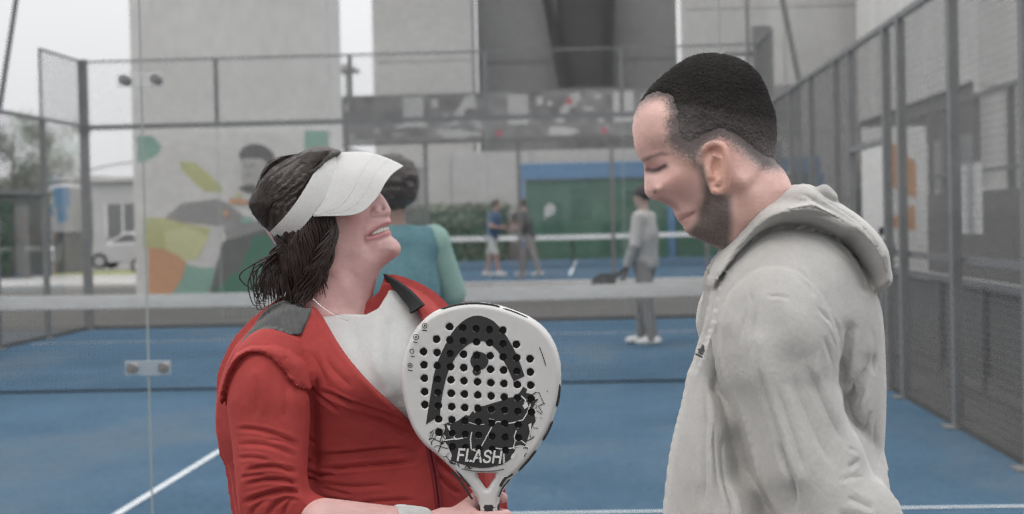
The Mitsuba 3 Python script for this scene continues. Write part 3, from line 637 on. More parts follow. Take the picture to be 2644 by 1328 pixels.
def dome(d, T, R):
    t = np.clip(d / R, 0, 1); return np.where(d > 0, T * np.sqrt(np.maximum(1 - (1 - t) ** 2, 0)), d)
def rbf(pts, x, z, col, sig=.03):
    """Smooth field through control values: normalised gaussians."""
    num = den = 0
    for q in pts:
        w = np.exp(-((x - q[0]) ** 2 + (z - q[1]) ** 2) / (2 * sig ** 2)) + 1e-9 / (1e-6 + (x - q[0]) ** 2 + (z - q[1]) ** 2)
        num = num + w * q[col]; den = den + w
    return num / den
def gauss(d, w): return np.exp(-(d / w) ** 2)
def rough(m, a, f, oct=1, seed=5):
    v = np.array(m.vertices); n = np.array(m.vertex_normals); k = meshkit.fbm(v * f, oct, seed) if oct > 1 else meshkit.noise(v * f, seed)
    return trimesh.Trimesh(v + n * (a * (k - .5))[:, None], m.faces, process=False)
def cut_mesh_part(m, keep):
    f = m.faces[keep[m.faces].all(1)]; q = trimesh.Trimesh(m.vertices, f, process=False); q.remove_unreferenced_vertices(); return q
def lerp3(a, b, t): return np.asarray(a) * (1 - t[:, None]) + np.asarray(b) * t[:, None]
def sstep(a, b, x):
    t = np.clip((x - a) / (b - a), 0, 1); return t * t * (3 - 2 * t)

mat('skin', V, .42, spec=.45, bump=mikit.proc(lambda p, n, uv: noise(p.x * 420, p.y * 420, p.z * 420), 3e-4), scale=.0004)
def knit(c, a=.10):
    return mikit.proc(lambda p, n, uv: mi.Color3f(c) * (1 - a + a * fbm(p.x * 60, p.y * 60, p.z * 60, 2) + .10 * (noise(p.x * 520, p.y * 520, p.z * 300) - .5)))
fab = mikit.proc(lambda p, n, uv: noise(p.x * 300, p.y * 300, p.z * 220) + .6 * noise(p.x * 700, p.y * 700, p.z * 700), 4e-4)
mat('hoodie_cloth', knit((.425, .42, .41)), .95, spec=.1, bump=fab, scale=.0006, sheen=.2)
mat('jacket_red', knit((.345, .052, .049), .18), .8, spec=.15, bump=fab, scale=.0004, sheen=.3)
mat('shirt_white', knit((.47, .478, .478), .06), .9, spec=.1, bump=fab, scale=.0003)
mat('rib_grey', knit((.115, .12, .12), .3), .95, spec=.1, bump=fab, scale=.0006)
mat('collar_black', knit((.03, .032, .033), .2), .9, spec=.1)
mat('visor_white', knit((.51, .513, .51), .05), .8, spec=.15, bump=fab, scale=.0002)
mat('hair_dark', mikit.proc(lambda p, n, uv: mi.Color3f(.026, .019, .017) * (.6 + .9 * noise(p.x * 160, p.y * 160, p.z * 60))), .42, spec=.5)
mat('hair_brown', mikit.proc(lambda p, n, uv: mi.Color3f(.026, .016, .014) * (.6 + 1.0 * noise(p.x * 90, p.y * 90, p.z * 40))), .42, spec=.5)
mat('teeth_white', (.75, .72, .68), .25, spec=.5)
mat('denim', knit((.05, .055, .07), .2), .9, spec=.1); mat('trousers_black', knit((.025, .026, .028), .2), .9, spec=.1)
mat('shoe_white', mottle((.6, .6, .6), 20, .2), .6); mat('silver', (.75, .75, .76), .25, .9)

def hand(G, wrist, d, palm, curl, spread=.12, s=1.0, thumb=None, flip=1):
    """A hand: palm and five separate fingers. d: direction of the fingers, palm: normal out of the palm; curl: angles of the three joints of each finger."""
    d = np.asarray(d, float); d /= np.linalg.norm(d); pn = np.asarray(palm, float); pn -= d * (pn @ d); pn /= np.linalg.norm(pn); sd = np.cross(pn, d) * flip
    w = np.asarray(wrist, float); F = None
    roots = [w + d * .082 * s + sd * (.030 - .0205 * i) * s + d * (0, .006, .003, -.007)[i] * s for i in range(4)]
    for i, r0 in enumerate(roots):
        c = G.cone(w + sd * (.018 - .012 * i) * s + d * .008 * s, r0, .0155 * s, .0118 * s, 1.0); F = c if F is None else smin(F, c, .010 * s)
    for i, r0 in enumerate(roots):
        L = np.array([.042, .026, .021]) * s * (.95, 1.05, 1.0, .8)[i]; a = 0; p = r0; q = d + sd * spread * (.5 - i / 3) ; q /= np.linalg.norm(q); r = .0098 * s
        for j in range(3):
            a += curl[i][j]; e = p + (q * math.cos(a) + pn * math.sin(a)) * L[j]
            F = smin(F, G.cone(p, e, r, r * .9), .0035 * s); p = e; r *= .9
    t = thumb or [(.45, .55, .35), (.75, .3, .35), (.8, .1, .3)]
    p = w + sd * .020 * s + d * .022 * s; r = .0135 * s
    for (f, o, n_), L in zip(t, (.042, .034, .027)):
        v = d * f + sd * o + pn * n_; v /= np.linalg.norm(v); e = p + v * L * s
        F = smin(F, G.cone(p, e, r, r * .86), .008 * s); p = e; r *= .86
    return F
# ------------------------------------------------------------------ the man in the pale hoodie (left side towards the camera)
def P3(l, y): return [np.array([a[0], y, a[1]]) for a in l]
MY = 2.2
man_k = thing('person', 'man in pale grey hooded sweatshirt with cropped dark hair and beard, looking down at right', 'person')
FADE = [(0.0346,1.5999),(0.0541,1.6013),(0.065,1.6127),(0.0787,1.6172),(0.0893,1.614),(0.0928,1.5984),(0.0905,1.5791),(0.0892,1.5635),(0.1015,1.5497),(0.115,1.542),(0.1235,1.5336),(0.1305,1.5465),(0.1414,1.5584),(0.1551,1.5649),(0.1695,1.5577),(0.1813,1.5477),(0.1956,1.5353),(0.2075,1.5277),(0.2219,1.5264),(0.2412,1.5269),(0.275,1.531),(0.278,1.6904),(0.0367,1.6969)]
def hairk(zt): return np.interp(zt, [1.47, 1.516, 1.553, 1.578, 1.603, 1.63], [.20, .145, .088, .050, .020, .015])
def man_head():
    G = Grid((-.02, MY - .125, 1.30), (.30, MY + .115, 1.69), .0017); x, z = G.x2, G.z2
    out = chaikin([(0.0526,1.6004),(0.0509,1.5873),(0.0511,1.5727),(0.0532,1.5581),(0.0578,1.5478),(0.0626,1.5409),(0.0644,1.534),(0.0642,1.5262),(0.0645,1.5165),(0.0638,1.5082),(0.0647,1.5014),(0.0694,1.4955),(0.0762,1.4934),(0.0819,1.4918),(0.0887,1.4887),(0.0959,1.4846),(0.1001,1.4792),(0.101,1.4743),(0.1029,1.4709),(0.1047,1.4674),(0.1081,1.4635),(0.1114,1.4595),(0.1132,1.4546),(0.1189,1.4481),(0.1285,1.4436),(0.1405,1.4379),(0.1525,1.4319),(0.1693,1.4242),(0.1836,1.4176),(0.2007,1.426),(0.2204,1.445),(0.2401,1.4688),(0.2484,1.4977),(0.2476,1.5084),(0.2374,1.529),(0.2294,1.5369),(0.2271,1.5442),(0.2274,1.5588),(0.2297,1.5781),(0.2285,1.595),(0.2236,1.6121),(0.2135,1.6409),(0.2032,1.6547),(0.187,1.6663),(0.1702,1.672),(0.1515,1.675),(0.1369,1.6744),(0.1199,1.6695),(0.0988,1.656),(0.0776,1.6376),(0.0622,1.6196),(0.0557,1.6091)], 2)
    W = [(0.0686,1.5018,10,9),(0.0674,1.5164,8,10),(0.0662,1.531,12,13),(0.0636,1.5433,34,36),(0.0581,1.5604,52,55),(0.0562,1.5848,56,58),(0.0829,1.5841,66,62),(0.1114,1.5591,72,66),(0.1545,1.5338,75,70),(0.2037,1.5811,72,82),(0.223,1.5807,70,84),(0.1009,1.5157,64,52),(0.0816,1.5234,52,26),(0.0885,1.5062,44,28),(0.115,1.4959,62,48),(0.1099,1.4814,52,38),(0.1058,1.4737,34,28),(0.1238,1.4519,38,32),(0.1167,1.4594,34,28),(0.1383,1.4516,48,38),(0.1629,1.4705,63,48),(0.1576,1.4463,56,42),(0.2016,1.4697,60,60),(0.2407,1.4979,57,60),(0.196,1.4309,40,50),(0.2205,1.4498,40,50),(0.147,1.6455,68,78),(0.0935,1.6324,62,74),(0.1999,1.6345,68,80)]
    cap, R = rbf(W, x, z, 2, .013) * .001, rbf(W, x, z, 3, .013) * .001
    d = G.poly(out)
    # hair cover: 1 on the crown, fading to 0 along the cropped sides
    fr = G.poly(FADE)
    zt = z + .18 * (x - .16)
    H = sstep(-.002, .024, fr) * sstep(1.50, 1.60, zt)
    H = np.clip(H - .5 * sstep(.9, .1, H) * (meshkit.noise(np.stack([x * 420, z * 420, 0 * x], -1), 3) > .55) * sstep(0, .02, .022 - fr), 0, 1)
    stub = sstep(-.006, .008, fr)                                           # closely cropped shadow below
    hw = dome(d - .003 * H, cap, R)
    f = np.zeros_like(x)
    for c, w, a in (([(0.0769,1.5318)], .010, .0075), ([(0.0865,1.5247)], .012, .003), ([(0.0683,1.5368)], .006, .003), ([(0.0764,1.5036)], .0032, .004), ([(0.0917,1.4925)], .006, .0015), ([(0.1292,1.481)], .02, .004)):
        f += a * gauss(np.hypot(x - c[0][0], z - c[0][1]), w)
    for c, w, a in (([(0.0645,1.5428)], .007, .004), ([(0.0772,1.5444)], .009, .004), ([(0.0799,1.5336)], .0055, .0042), ([(0.0803,1.5054)], .0052, .006), ([(0.1,1.5196)], .018, .005), ([(0.1059,1.4776)], .007, .003), ([(0.1134,1.4648)], .006, .003), ([(0.1248,1.4539)], .012, .004), ([(0.1655,1.4777)], .02, .004)):
        f -= a * gauss(np.hypot(x - c[0][0], z - c[0][1]), w)
    f += .0026 * gauss(G.curve([(0.1052,1.4669),(0.1135,1.4706),(0.1233,1.4763)]), .0024)      # mouth line
    f += .0012 * gauss(G.curve([(0.0851,1.5024),(0.0995,1.4972),(0.1148,1.4881),(0.1253,1.4782)]), .0045)  # nasolabial fold
    f += .0016 * gauss(G.curve([(0.0692,1.531),(0.0769,1.5298),(0.0876,1.5335)]), .0018)      # eyelid line
    f -= .004 * gauss(G.curve([(0.1807,1.5138),(0.1947,1.4892),(0.1991,1.4649)]), .012)          # neck muscle
    f += .004 * gauss(G.curve([(0.1707,1.4995),(0.1726,1.4703),(0.1624,1.4462)]), .010)
    hw = np.where(hw > 0, np.maximum(hw - f * np.clip(hw / .012, 0, 1), .0006), hw)
    F = G.relief(hw, MY)
    # ears
    for s in (-1, 1):
        y = lambda o: MY + s * o
        q0 = [(0.1491,1.5303)][0]; sl, g = G.sub((q0[0] - .035, min(y(.05), y(.11)), q0[1] - .05), (q0[0] + .035, max(y(.05), y(.11)), q0[1] + .05))
        hx = [(0.1344,1.5399),(0.1336,1.5474),(0.1366,1.5548),(0.1431,1.5588),(0.1515,1.5586),(0.1579,1.5533),(0.1613,1.5402),(0.1619,1.5234),(0.1598,1.5095),(0.1531,1.5013),(0.1476,1.5014),(0.1445,1.509)]
        o = [.072, .076, .080, .083, .086, .089, .091, .090, .086, .082, .079, .075]
        pts = [np.array([p[0], y(q), p[1]]) for p, q in zip(hx, o)]
        pts = list(smooth_line(pts, 3)); E = g.chain(pts, np.interp(np.arange(len(pts)), [0, 10, 24, 30, len(pts)], [.0026, .0032, .0036, .0048, .004]), .003)
        c = [(0.1491,1.5303)][0]
        a = math.radians(-8); Rm = [[math.cos(a), 0, math.sin(a)], [0, 1, 0], [-math.sin(a), 0, math.cos(a)]]
        disc = g.ell((c[0], y(.076), c[1]), (.0145, .0065, .027), Rm)
        ah = g.chain([np.array([p[0], y(.085), p[1]]) for p in smooth_line([(0.1466,1.5461),(0.153,1.5413),(0.1556,1.531),(0.1544,1.519),(0.1501,1.5107)], 3)], [.0034] * 40, .003)
        tr = g.cone(([(0.1397,1.5268)][0][0], y(.078), [(0.1397,1.5268)][0][1]), ([(0.1414,1.5197)][0][0], y(.079), [(0.1414,1.5197)][0][1]), .0042, .0045)
        E = smin(smin(smin(disc, E, .004), ah, .004), tr, .003)
        q = [(0.1472,1.5312)][0]; E = smax(E, -g.ell((q[0], y(.088), q[1]), (.0058, .010, .0125)), .003)
        q = [(0.1485,1.548)][0]; E = smax(E, -g.ell((q[0], y(.088), q[1]), (.0065, .006, .005)), .003)
        F[sl] = smin(F[sl], E, .005)
    m = G.mesh(F, 1)
    v = np.array(m.vertices); X, Z = v[:, 0], v[:, 2]; side = np.abs(v[:, 1] - MY)
    def reg(poly, e=.004): return sstep(-e, e, sd2(poly, X, Z))
    n1 = meshkit.fbm(v * 60, 3, 1); n2 = meshkit.noise(v * 900, 2)
    col = np.tile([.64, .405, .365], (len(v), 1)) * (.84 + .26 * n1[:, None] + .10 * meshkit.noise(v * 260, 9)[:, None])
    warm = gauss(np.hypot(X - [(0.1008,1.5108)][0][0], Z - [(0.1008,1.5108)][0][1]), .022)
    col = lerp3(col, [.62, .33, .31], .5 * warm)
    tan = np.maximum(gauss(np.hypot((X - [(0.1133,1.5299)][0][0]), .6 * (Z - [(0.1133,1.5299)][0][1])), .022), gauss(np.hypot(X - [(0.1919,1.4699)][0][0], Z - [(0.1919,1.4699)][0][1]), .035)); col = lerp3(col, [.54, .335, .26], .4 * tan)
    mauve = gauss(np.hypot(X - [(0.1249,1.5054)][0][0], Z - [(0.1249,1.5054)][0][1]), .018); col = lerp3(col, [.55, .32, .315], .3 * mauve)
    ear = (side > .0755) * reg([(0.1311,1.5596),(0.1673,1.561),(0.1661,1.4982),(0.1406,1.4988)], .003); col = lerp3(col, [.56, .30, .23], .7 * ear)
    fr_v = sd2(FADE, X, Z)
    zt_v = Z + .18 * (X - .16); st = sstep(-.008, .008, fr_v + .013 * (n2 - .5)) * (1 - ear)
    fade = hairk(zt_v)
    hc = np.stack([fade * 1.04, fade * .95, fade * .93], 1) * (.75 + .5 * n2[:, None]); col = lerp3(col, hc, .94 * st)
    beard = reg([(0.1236,1.537),(0.1361,1.5343),(0.1372,1.5172),(0.1499,1.4999),(0.1668,1.4971),(0.1678,1.4704),(0.1679,1.4267),(0.1476,1.432),(0.1284,1.4392),(0.1189,1.4462),(0.1156,1.4521),(0.1181,1.4569),(0.1261,1.4684),(0.1293,1.4834),(0.1334,1.4964),(0.1328,1.5149)], .007) * (1 - ear)
    mous = reg([(0.0762,1.4934),(0.083,1.4971),(0.0936,1.4939),(0.1032,1.4869),(0.1069,1.4791),(0.1021,1.4787),(0.0882,1.4877)], .004) * .8
    bc = np.array([.105, .092, .086]) * (.45 + 1.1 * n2[:, None]); col = lerp3(col, bc, np.clip(.93 * beard + mous * .5, 0, .92))
    lip = np.maximum(gauss(ld2(smooth_line([(0.1034,1.4718),(0.1117,1.4741),(0.1214,1.4763)], 4), X, Z), .0026), gauss(ld2(smooth_line([(0.1085,1.4639),(0.1144,1.4677),(0.1223,1.4743)], 4), X, Z), .0030)); col = lerp3(col, [.46, .22, .21], .45 * lip); ml_ = gauss(ld2(smooth_line([(0.1052,1.4669),(0.1135,1.4706),(0.1233,1.4763)], 4), X, Z), .0016); col = lerp3(col, [.14, .06, .06], .55 * ml_)
    sock = reg([(0.0654,1.5359),(0.0771,1.5405),(0.0907,1.5392),(0.0915,1.5305),(0.0778,1.5259),(0.0662,1.5272)], .005); col = lerp3(col, [.34, .165, .165], .65 * sock)
    eye = gauss(ld2(smooth_line([(0.0677,1.531),(0.074,1.5294),(0.0808,1.5307),(0.0886,1.5344)], 5), X, Z), .0034); col = lerp3(col, [.05, .03, .03], .95 * eye)
    brow = reg([(0.0607,1.5438),(0.0705,1.5484),(0.0841,1.5515),(0.0977,1.5488),(0.085,1.5476),(0.0723,1.5445),(0.0626,1.5404)], .003) * (.5 + .5 * n2); col = lerp3(col, [.06, .045, .04], .95 * brow)
    nos = gauss(np.hypot(X - [(0.0763,1.5026)][0][0], Z - [(0.0763,1.5026)][0][1]), .0028); col = lerp3(col, [.12, .05, .05], .85 * nos)
    put('body', m, 'skin', man_k, True, color=np.clip(col, 0, 1))
    # hair as its own close cap with a bristly surface
    hh = dome(d + .0005, cap + .001, R); hh = np.where(hh > 0, hh + .0028 * H - .010 * (1 - H) ** 2, hh)
    m = rough(G.mesh(G.relief(np.where(H > .02, hh, -.01), MY), 0), .0030, 620)
    v = np.array(m.vertices); zt_v = v[:, 2] + .18 * (v[:, 0] - .16)
    k = 1.7 * hairk(zt_v) - .008; c = np.stack([k * 1.05, k * .95, k * .93], 1) * (.6 + .8 * meshkit.noise(v * 700, 3)[:, None])
    put('hair', m, 'hair_cropped', man_k, True, label='dark cropped hair fading short at the sides', color=c)
mat('hair_cropped', V, .85, spec=.12)
man_head()

def man_hoodie():
    G = Grid((.00, MY - .29, .82), (.50, MY + .24, 1.535), .0028); x, z = G.x2, G.z2
    torso = chaikin([(0.1459,1.3902),(0.142,1.3678),(0.134,1.3305),(0.1279,1.3155),(0.1196,1.2864),(0.1135,1.2767),(0.1103,1.2587),(0.1039,1.232),(0.0966,1.2072),(0.0886,1.1731),(0.0824,1.1286),(0.0788,1.0973),(0.0747,1.0375),(0.0732,0.9639),(0.0797,0.8261),(0.3417,0.8239),(0.3427,0.9609),(0.3459,1.0341),(0.3489,1.0935),(0.3517,1.1402),(0.356,1.1936),(0.3588,1.2451),(0.3585,1.283),(0.3574,1.3262),(0.3545,1.3558),(0.3445,1.3842),(0.3212,1.4283),(0.288,1.4532),(0.2449,1.4638),(0.2061,1.455),(0.1767,1.4313),(0.1544,1.4075)], 2)
    hood = chaikin([(0.1395,1.3875),(0.1416,1.3996),(0.1465,1.4098),(0.1609,1.432),(0.1743,1.4514),(0.192,1.4753),(0.2062,1.4881),(0.2227,1.4971),(0.239,1.5042),(0.2507,1.5086),(0.2624,1.5106),(0.2702,1.5091),(0.2784,1.5033),(0.2922,1.4932),(0.3105,1.4811),(0.3287,1.4685),(0.3446,1.4523),(0.3559,1.4372),(0.3622,1.424),(0.3628,1.4053),(0.3654,1.395),(0.3642,1.3829),(0.3548,1.3742),(0.3409,1.3722),(0.3355,1.3788),(0.3275,1.4004),(0.3113,1.4274),(0.2885,1.4461),(0.2613,1.4542),(0.2358,1.4566),(0.2125,1.4515),(0.1913,1.437),(0.1698,1.4121),(0.1545,1.3918),(0.1458,1.377)], 2)
    dh = G.poly(hood); Ht = dome(np.maximum(G.poly(torso), dh), .165, .16)
    # near arm as a height above the middle plane; its top melts into the shoulder
    arm = chaikin([(0.1469,1.3426),(0.1457,1.3274),(0.147,1.3008),(0.1536,1.2741),(0.1667,1.2546),(0.1751,1.2297),(0.1817,1.198),(0.1881,1.1605),(0.2002,1.1405),(0.2061,1.1188),(0.232,1.0734),(0.281,1.0727),(0.3214,1.0902),(0.3467,1.1132),(0.3409,1.1389),(0.3341,1.1548),(0.32,1.164),(0.3092,1.2027),(0.2962,1.2209),(0.2922,1.2452),(0.2849,1.2844),(0.2862,1.3072),(0.2813,1.3338),(0.2729,1.3604),(0.2557,1.3898),(0.2272,1.4106),(0.2005,1.4111),(0.1712,1.3938),(0.1551,1.3717)], 2)
    da = G.poly(arm); yc = .140 + .040 * sstep(1.36, 1.12, z) - .050 * sstep(1.28, 1.39, z)
    Ha = np.where(da > 0, yc - .055 + .088 * np.sqrt(np.maximum(1 - (1 - np.clip(da / .056, 0, 1)) ** 2, 0)), np.where(Ht > .045, yc - .055 + 2.2 * np.minimum(da, 0), -.05 + np.minimum(da, 0)))
    xm = np.interp(z, [1.0, 1.2, 1.42], [[(0.251,1.1362)][0][0], [(0.2312,1.2714)][0][0], [(0.211,1.3795)][0][0]])
    low_ = sstep(1.33, 1.24, z); out_ = np.minimum(da, 0)
    Ht = Ht - low_ * np.where(x < xm, .050, .034) * gauss(np.minimum(da - .004, 0) + .004, np.where(x < xm, .024, .016)) * (da < .03)
    k = .010 + .13 * sstep(1.24, 1.36, z)
    h_ = np.clip(.5 + .5 * (Ha - Ht) / k, 0, 1); Hn = Ht + (Ha - Ht) * h_ + k * h_ * (1 - h_)
    f = np.zeros_like(x); FO = []
    def fold(p, w, a): FO.append((p, w, a))
    # broad hollows between sleeve, chest and back
    f += crease([(0.1404,1.3483),(0.1409,1.3074),(0.1469,1.2664),(0.1552,1.2299),(0.1644,1.1888),(0.1724,1.1386)], x, z, .020, .026, .12); f += .017 * gauss(ld2(smooth_line([(0.1622,1.1934),(0.1705,1.1569),(0.197,1.1223)], 4), x, z), .020)
    f += .012 * gauss(ld2(smooth_line([(0.2975,1.3317),(0.2934,1.3001),(0.2884,1.273)], 4), x, z), .010); f += .012 * gauss(ld2(smooth_line([(0.3246,1.2905),(0.3097,1.2613),(0.2959,1.2385)], 4), x, z), .010)
    f += .008 * gauss(ld2(smooth_line([(0.2317,1.2984),(0.2485,1.2397),(0.2764,1.1853)], 4), x, z), .020); f -= .006 * gauss(ld2(smooth_line([(0.2605,1.2889),(0.2774,1.2392),(0.2989,1.1984)], 4), x, z), .014); f -= .005 * gauss(ld2(smooth_line([(0.1804,1.3195),(0.19,1.2484),(0.204,1.1773)], 4), x, z), .016)
    # sharp creases
    fold([(0.1555,1.3344),(0.1549,1.3072),(0.159,1.2821),(0.1667,1.2616)], .0032, .008); fold([(0.1443,1.3619),(0.141,1.3347),(0.1404,1.3029),(0.1434,1.271),(0.1482,1.2391)], .0040, .008)
    fold([(0.1581,1.3775),(0.1513,1.3504),(0.1472,1.3255),(0.1458,1.3005)], .0026, .006); fold([(0.167,1.3714),(0.1602,1.3434),(0.1569,1.3162),(0.1574,1.2935)], .0026, .006); fold([(0.1768,1.3658),(0.17,1.3387),(0.1659,1.3115),(0.1654,1.2888)], .0026, .005); fold([(0.1848,1.3611),(0.1788,1.3294),(0.1756,1.3023)], .003, .0035)
    fold([(0.2533,1.3665),(0.2674,1.3527),(0.2788,1.3389),(0.2856,1.3184),(0.2879,1.2957),(0.2902,1.2753)], .0026, .0065); fold([(0.2707,1.3367),(0.2793,1.314),(0.2833,1.289),(0.2838,1.2686)], .0024, .005); fold([(0.2626,1.3324),(0.2727,1.3005),(0.2777,1.2755)], .003, .0035)
    fold([(0.2968,1.3385),(0.2954,1.3137),(0.2914,1.2911),(0.2856,1.2685)], .0040, .008); fold([(0.3247,1.295),(0.3144,1.2748),(0.3029,1.2547),(0.2949,1.2367)], .0040, .010); fold([(0.3187,1.2634),(0.3085,1.2455),(0.302,1.2297)], .003, .005)
    fold([(0.2884,1.2753),(0.2916,1.2503),(0.2984,1.2298),(0.3097,1.2115),(0.3202,1.1973)], .0034, .006); fold([(0.3263,1.2361),(0.3215,1.2181),(0.3159,1.2046)], .0032, .005)
    fold([(0.2861,1.2031),(0.2975,1.1984),(0.3117,1.1955)], .0026, .003); fold([(0.283,1.1785),(0.2942,1.1841),(0.308,1.1875)], .0026, .003); fold([(0.2789,1.1502),(0.2948,1.1437),(0.3115,1.1353)], .003, .004); fold([(0.2694,1.1674),(0.2917,1.1698),(0.3147,1.1658)], .0026, .002); fold([(0.2643,1.1338),(0.2887,1.1276),(0.3175,1.1226)], .003, .003)
    fold([(0.1844,1.3017),(0.1892,1.275),(0.1965,1.2439),(0.2064,1.2083),(0.2154,1.1727)], .0036, .005); fold([(0.197,1.2217),(0.2079,1.1949),(0.2179,1.1682),(0.2219,1.1459),(0.2223,1.1193)], .0030, .007); fold([(0.2042,1.2792),(0.2133,1.248),(0.2248,1.208),(0.2346,1.1679)], .004, .004); fold([(0.2229,1.2921),(0.2362,1.2521),(0.253,1.212),(0.2699,1.1763)], .004, .0045); fold([(0.2393,1.3007),(0.254,1.265),(0.2709,1.2294),(0.2861,1.2004)], .0036, .004)
    fold([(0.199,1.3757),(0.2078,1.3769),(0.2166,1.3763),(0.2253,1.3739)], .0018, .0016)
    fold([(0.1196,1.29),(0.1121,1.2388),(0.1045,1.183),(0.0983,1.1083)], .0045, .004); fold([(0.1322,1.2711),(0.1275,1.2199),(0.1236,1.164),(0.1215,1.1057)], .004, .006); fold([(0.1397,1.2291),(0.1387,1.1778),(0.1392,1.1077)], .004, .006); fold([(0.1486,1.2103),(0.1504,1.1636),(0.1549,1.1052)], .0045, .007); fold([(0.1113,1.2015),(0.1076,1.1549),(0.1057,1.1059)], .004, .004)
    fold([(0.3316,1.3371),(0.3347,1.3046),(0.3322,1.2722)], .004, .005); fold([(0.3364,1.249),(0.3331,1.2165),(0.3334,1.1794)], .004, .004)
    fold([(0.1848,1.4123),(0.1817,1.3902),(0.1821,1.3637)], .0018, .0022); fold([(0.2369,1.4068),(0.2475,1.3911),(0.256,1.3733)], .003, .003)
    st = np.stack([x * 24 + z * 5, z * 5 - x * 2, 0 * x], -1); Hn = Hn + .007 * (meshkit.fbm(st, 3, 7) - .5) * sstep(.02, .08, Hn)
    Hn = np.where(Hn > .02, np.maximum(Hn - f * sstep(.0, .06, Hn), .004), Hn)
    # hood lying round the neck and over the shoulders
    dtop = G.poly(chaikin([(0.1395,1.3875),(0.1465,1.4098),(0.1609,1.432),(0.1743,1.4514),(0.192,1.4753),(0.2062,1.4881),(0.2227,1.4971),(0.239,1.5042),(0.2507,1.5086),(0.2702,1.5091),(0.2922,1.4932),(0.3287,1.4685),(0.3559,1.4372),(0.3628,1.4053),(0.3654,1.395),(0.3642,1.3829),(0.3548,1.3728),(0.3074,1.3083),(0.1212,1.3117)], 2))
    th = .014 + .020 * sstep([(0.2611,1.4496)][0][0], [(0.3475,1.4108)][0][0], x)
    Hh = np.maximum(Hn, .85 * dome(dtop, .150, .055) * sstep(.0, .03, dh)) + th * np.maximum(dome(dh, 1, .016), 0)
    
    fold([(0.1796,1.4644),(0.1993,1.4803),(0.2264,1.4869),(0.2532,1.4831),(0.2799,1.4744),(0.3065,1.4571)], .0036, .006); fold([(0.3111,1.4399),(0.3233,1.4216),(0.3363,1.396)], .004, .009); fold([(0.3023,1.4464),(0.3153,1.4262),(0.3273,1.3962)], .003, .006)
    fold([(0.3366,1.4664),(0.3452,1.4464),(0.3488,1.4233),(0.3462,1.403)], .0024, .006); fold([(0.2701,1.5003),(0.2869,1.4873),(0.3099,1.4715),(0.3318,1.4484)], .003, .008); fold([(0.1394,1.3883),(0.1506,1.4098),(0.1672,1.4294),(0.1838,1.4462)], .0026, .006)
    fold([(0.2056,1.4593),(0.2372,1.4641),(0.2684,1.4571),(0.295,1.4402),(0.3151,1.4118)], .0026, .005); fold([(0.316,1.4614),(0.3317,1.443),(0.3402,1.4176)], .003, .005); fold([(0.1992,1.4749),(0.2284,1.4787),(0.2598,1.4749),(0.2865,1.4639)], .0024, .004); fold([(0.2378,1.4993),(0.2557,1.4953),(0.2734,1.4822)], .003, .005)
    Hh = Hh - (.016 * gauss(ld2(smooth_line([(0.1811,1.4689),(0.2016,1.4838),(0.2286,1.4887),(0.2532,1.4845),(0.28,1.4767),(0.3065,1.4598)], 4), x, z), .010) + .028 * gauss(ld2(smooth_line([(0.3119,1.4362),(0.325,1.4179),(0.338,1.3933)], 4), x, z), .012) - .007 * gauss(ld2(smooth_line([(0.1763,1.4564),(0.2036,1.4711),(0.2329,1.4746),(0.2642,1.4698),(0.2997,1.4519)], 4), x, z), .009)) * sstep(.0, .03, Hh)
    seam = gauss(ld2(smooth_line([(0.1374,1.3783),(0.1485,1.3953),(0.1642,1.415),(0.1854,1.439),(0.2032,1.4512),(0.2281,1.4593),(0.2505,1.4561),(0.279,1.4473),(0.3019,1.4274),(0.3194,1.4),(0.3261,1.3782)], 5), x, z), .0046)
    s2 = gauss(ld2(smooth_line([(0.2257,1.4544),(0.2593,1.4473),(0.285,1.4296),(0.3069,1.4066),(0.3199,1.3801)], 5), x, z), .0038)
    out_h = sstep(.003, -.002, dh); Hn = np.where(Hn > .01, np.maximum(Hn - (.009 * seam + .005 * s2) * out_h, .004), Hn)
    Hn = np.where(dh > 0, np.minimum(Hh, np.maximum(dome(dtop, .178, .050), .0)), Hn)
    Hf = np.maximum(dome(G.poly(torso), .175, .15), np.where(dh > 0, np.minimum(dome(np.maximum(G.poly(torso), dh), .15, .085) + .02 * dome(dh, 1, .02), dome(dtop, .172, .055)), dh))
    def side_(H, q):
        gx, gz = np.gradient(H, G.h); n = np.sqrt(1 + np.minimum(gx ** 2 + gz ** 2, 40.0)); return (q - H[:, None, :]) / n[:, None, :]
    F = np.where(G.Y < MY, side_(Hn, MY - G.Y), side_(Hf, G.Y - MY))
    el, wr = [(0.3023,1.1155)][0], [(0.1634,1.0333)][0]
    F = smin(F, G.cone((el[0], MY - .17, el[1] - .01), (wr[0], MY - .2, wr[1]), .050, .038), .02)
    A2 = G.chain([np.array([.21, MY + .17, 1.33]), np.array([.25, MY + .2, 1.05]), np.array([.08, MY + .2, .98])], [.075, .055, .04], .02); F = smin(F, A2, .03)
    c = [(0.2749,1.5002)][0]; tip = G.chain([np.array([q[0], MY - .05, q[1]]) for q in [(0.2705,1.4964),(0.2813,1.4981),(0.2897,1.4903),(0.2924,1.4836)]], [.006, .007, .006, .004], .01); F = smin(F, tip, .004)
    m = wrinkle(G.mesh(F, 4), FO, MY)
    k = put('hooded_sweatshirt', m, 'hoodie_cloth', man_k, True, label='pale grey hooded sweatshirt with the hood lying back')
    # small dark print at the chest edge
    tri = sg.Polygon([(0.1254,1.3013),(0.1313,1.3132),(0.1325,1.3002)]); tri = tri.difference(tri.buffer(-.0022)).union(sg.LineString([(0.1269,1.3056),(0.1317,1.3059)]).buffer(.0011)); tri = tri.union(sg.LineString([(0.1239,1.2994),(0.1296,1.2978)]).buffer(.0012))
    tm = plate(tri, 0, .001)
    near = np.array(m.vertices)[np.array(m.vertices)[:, 1] < MY]
    from scipy.spatial import cKDTree
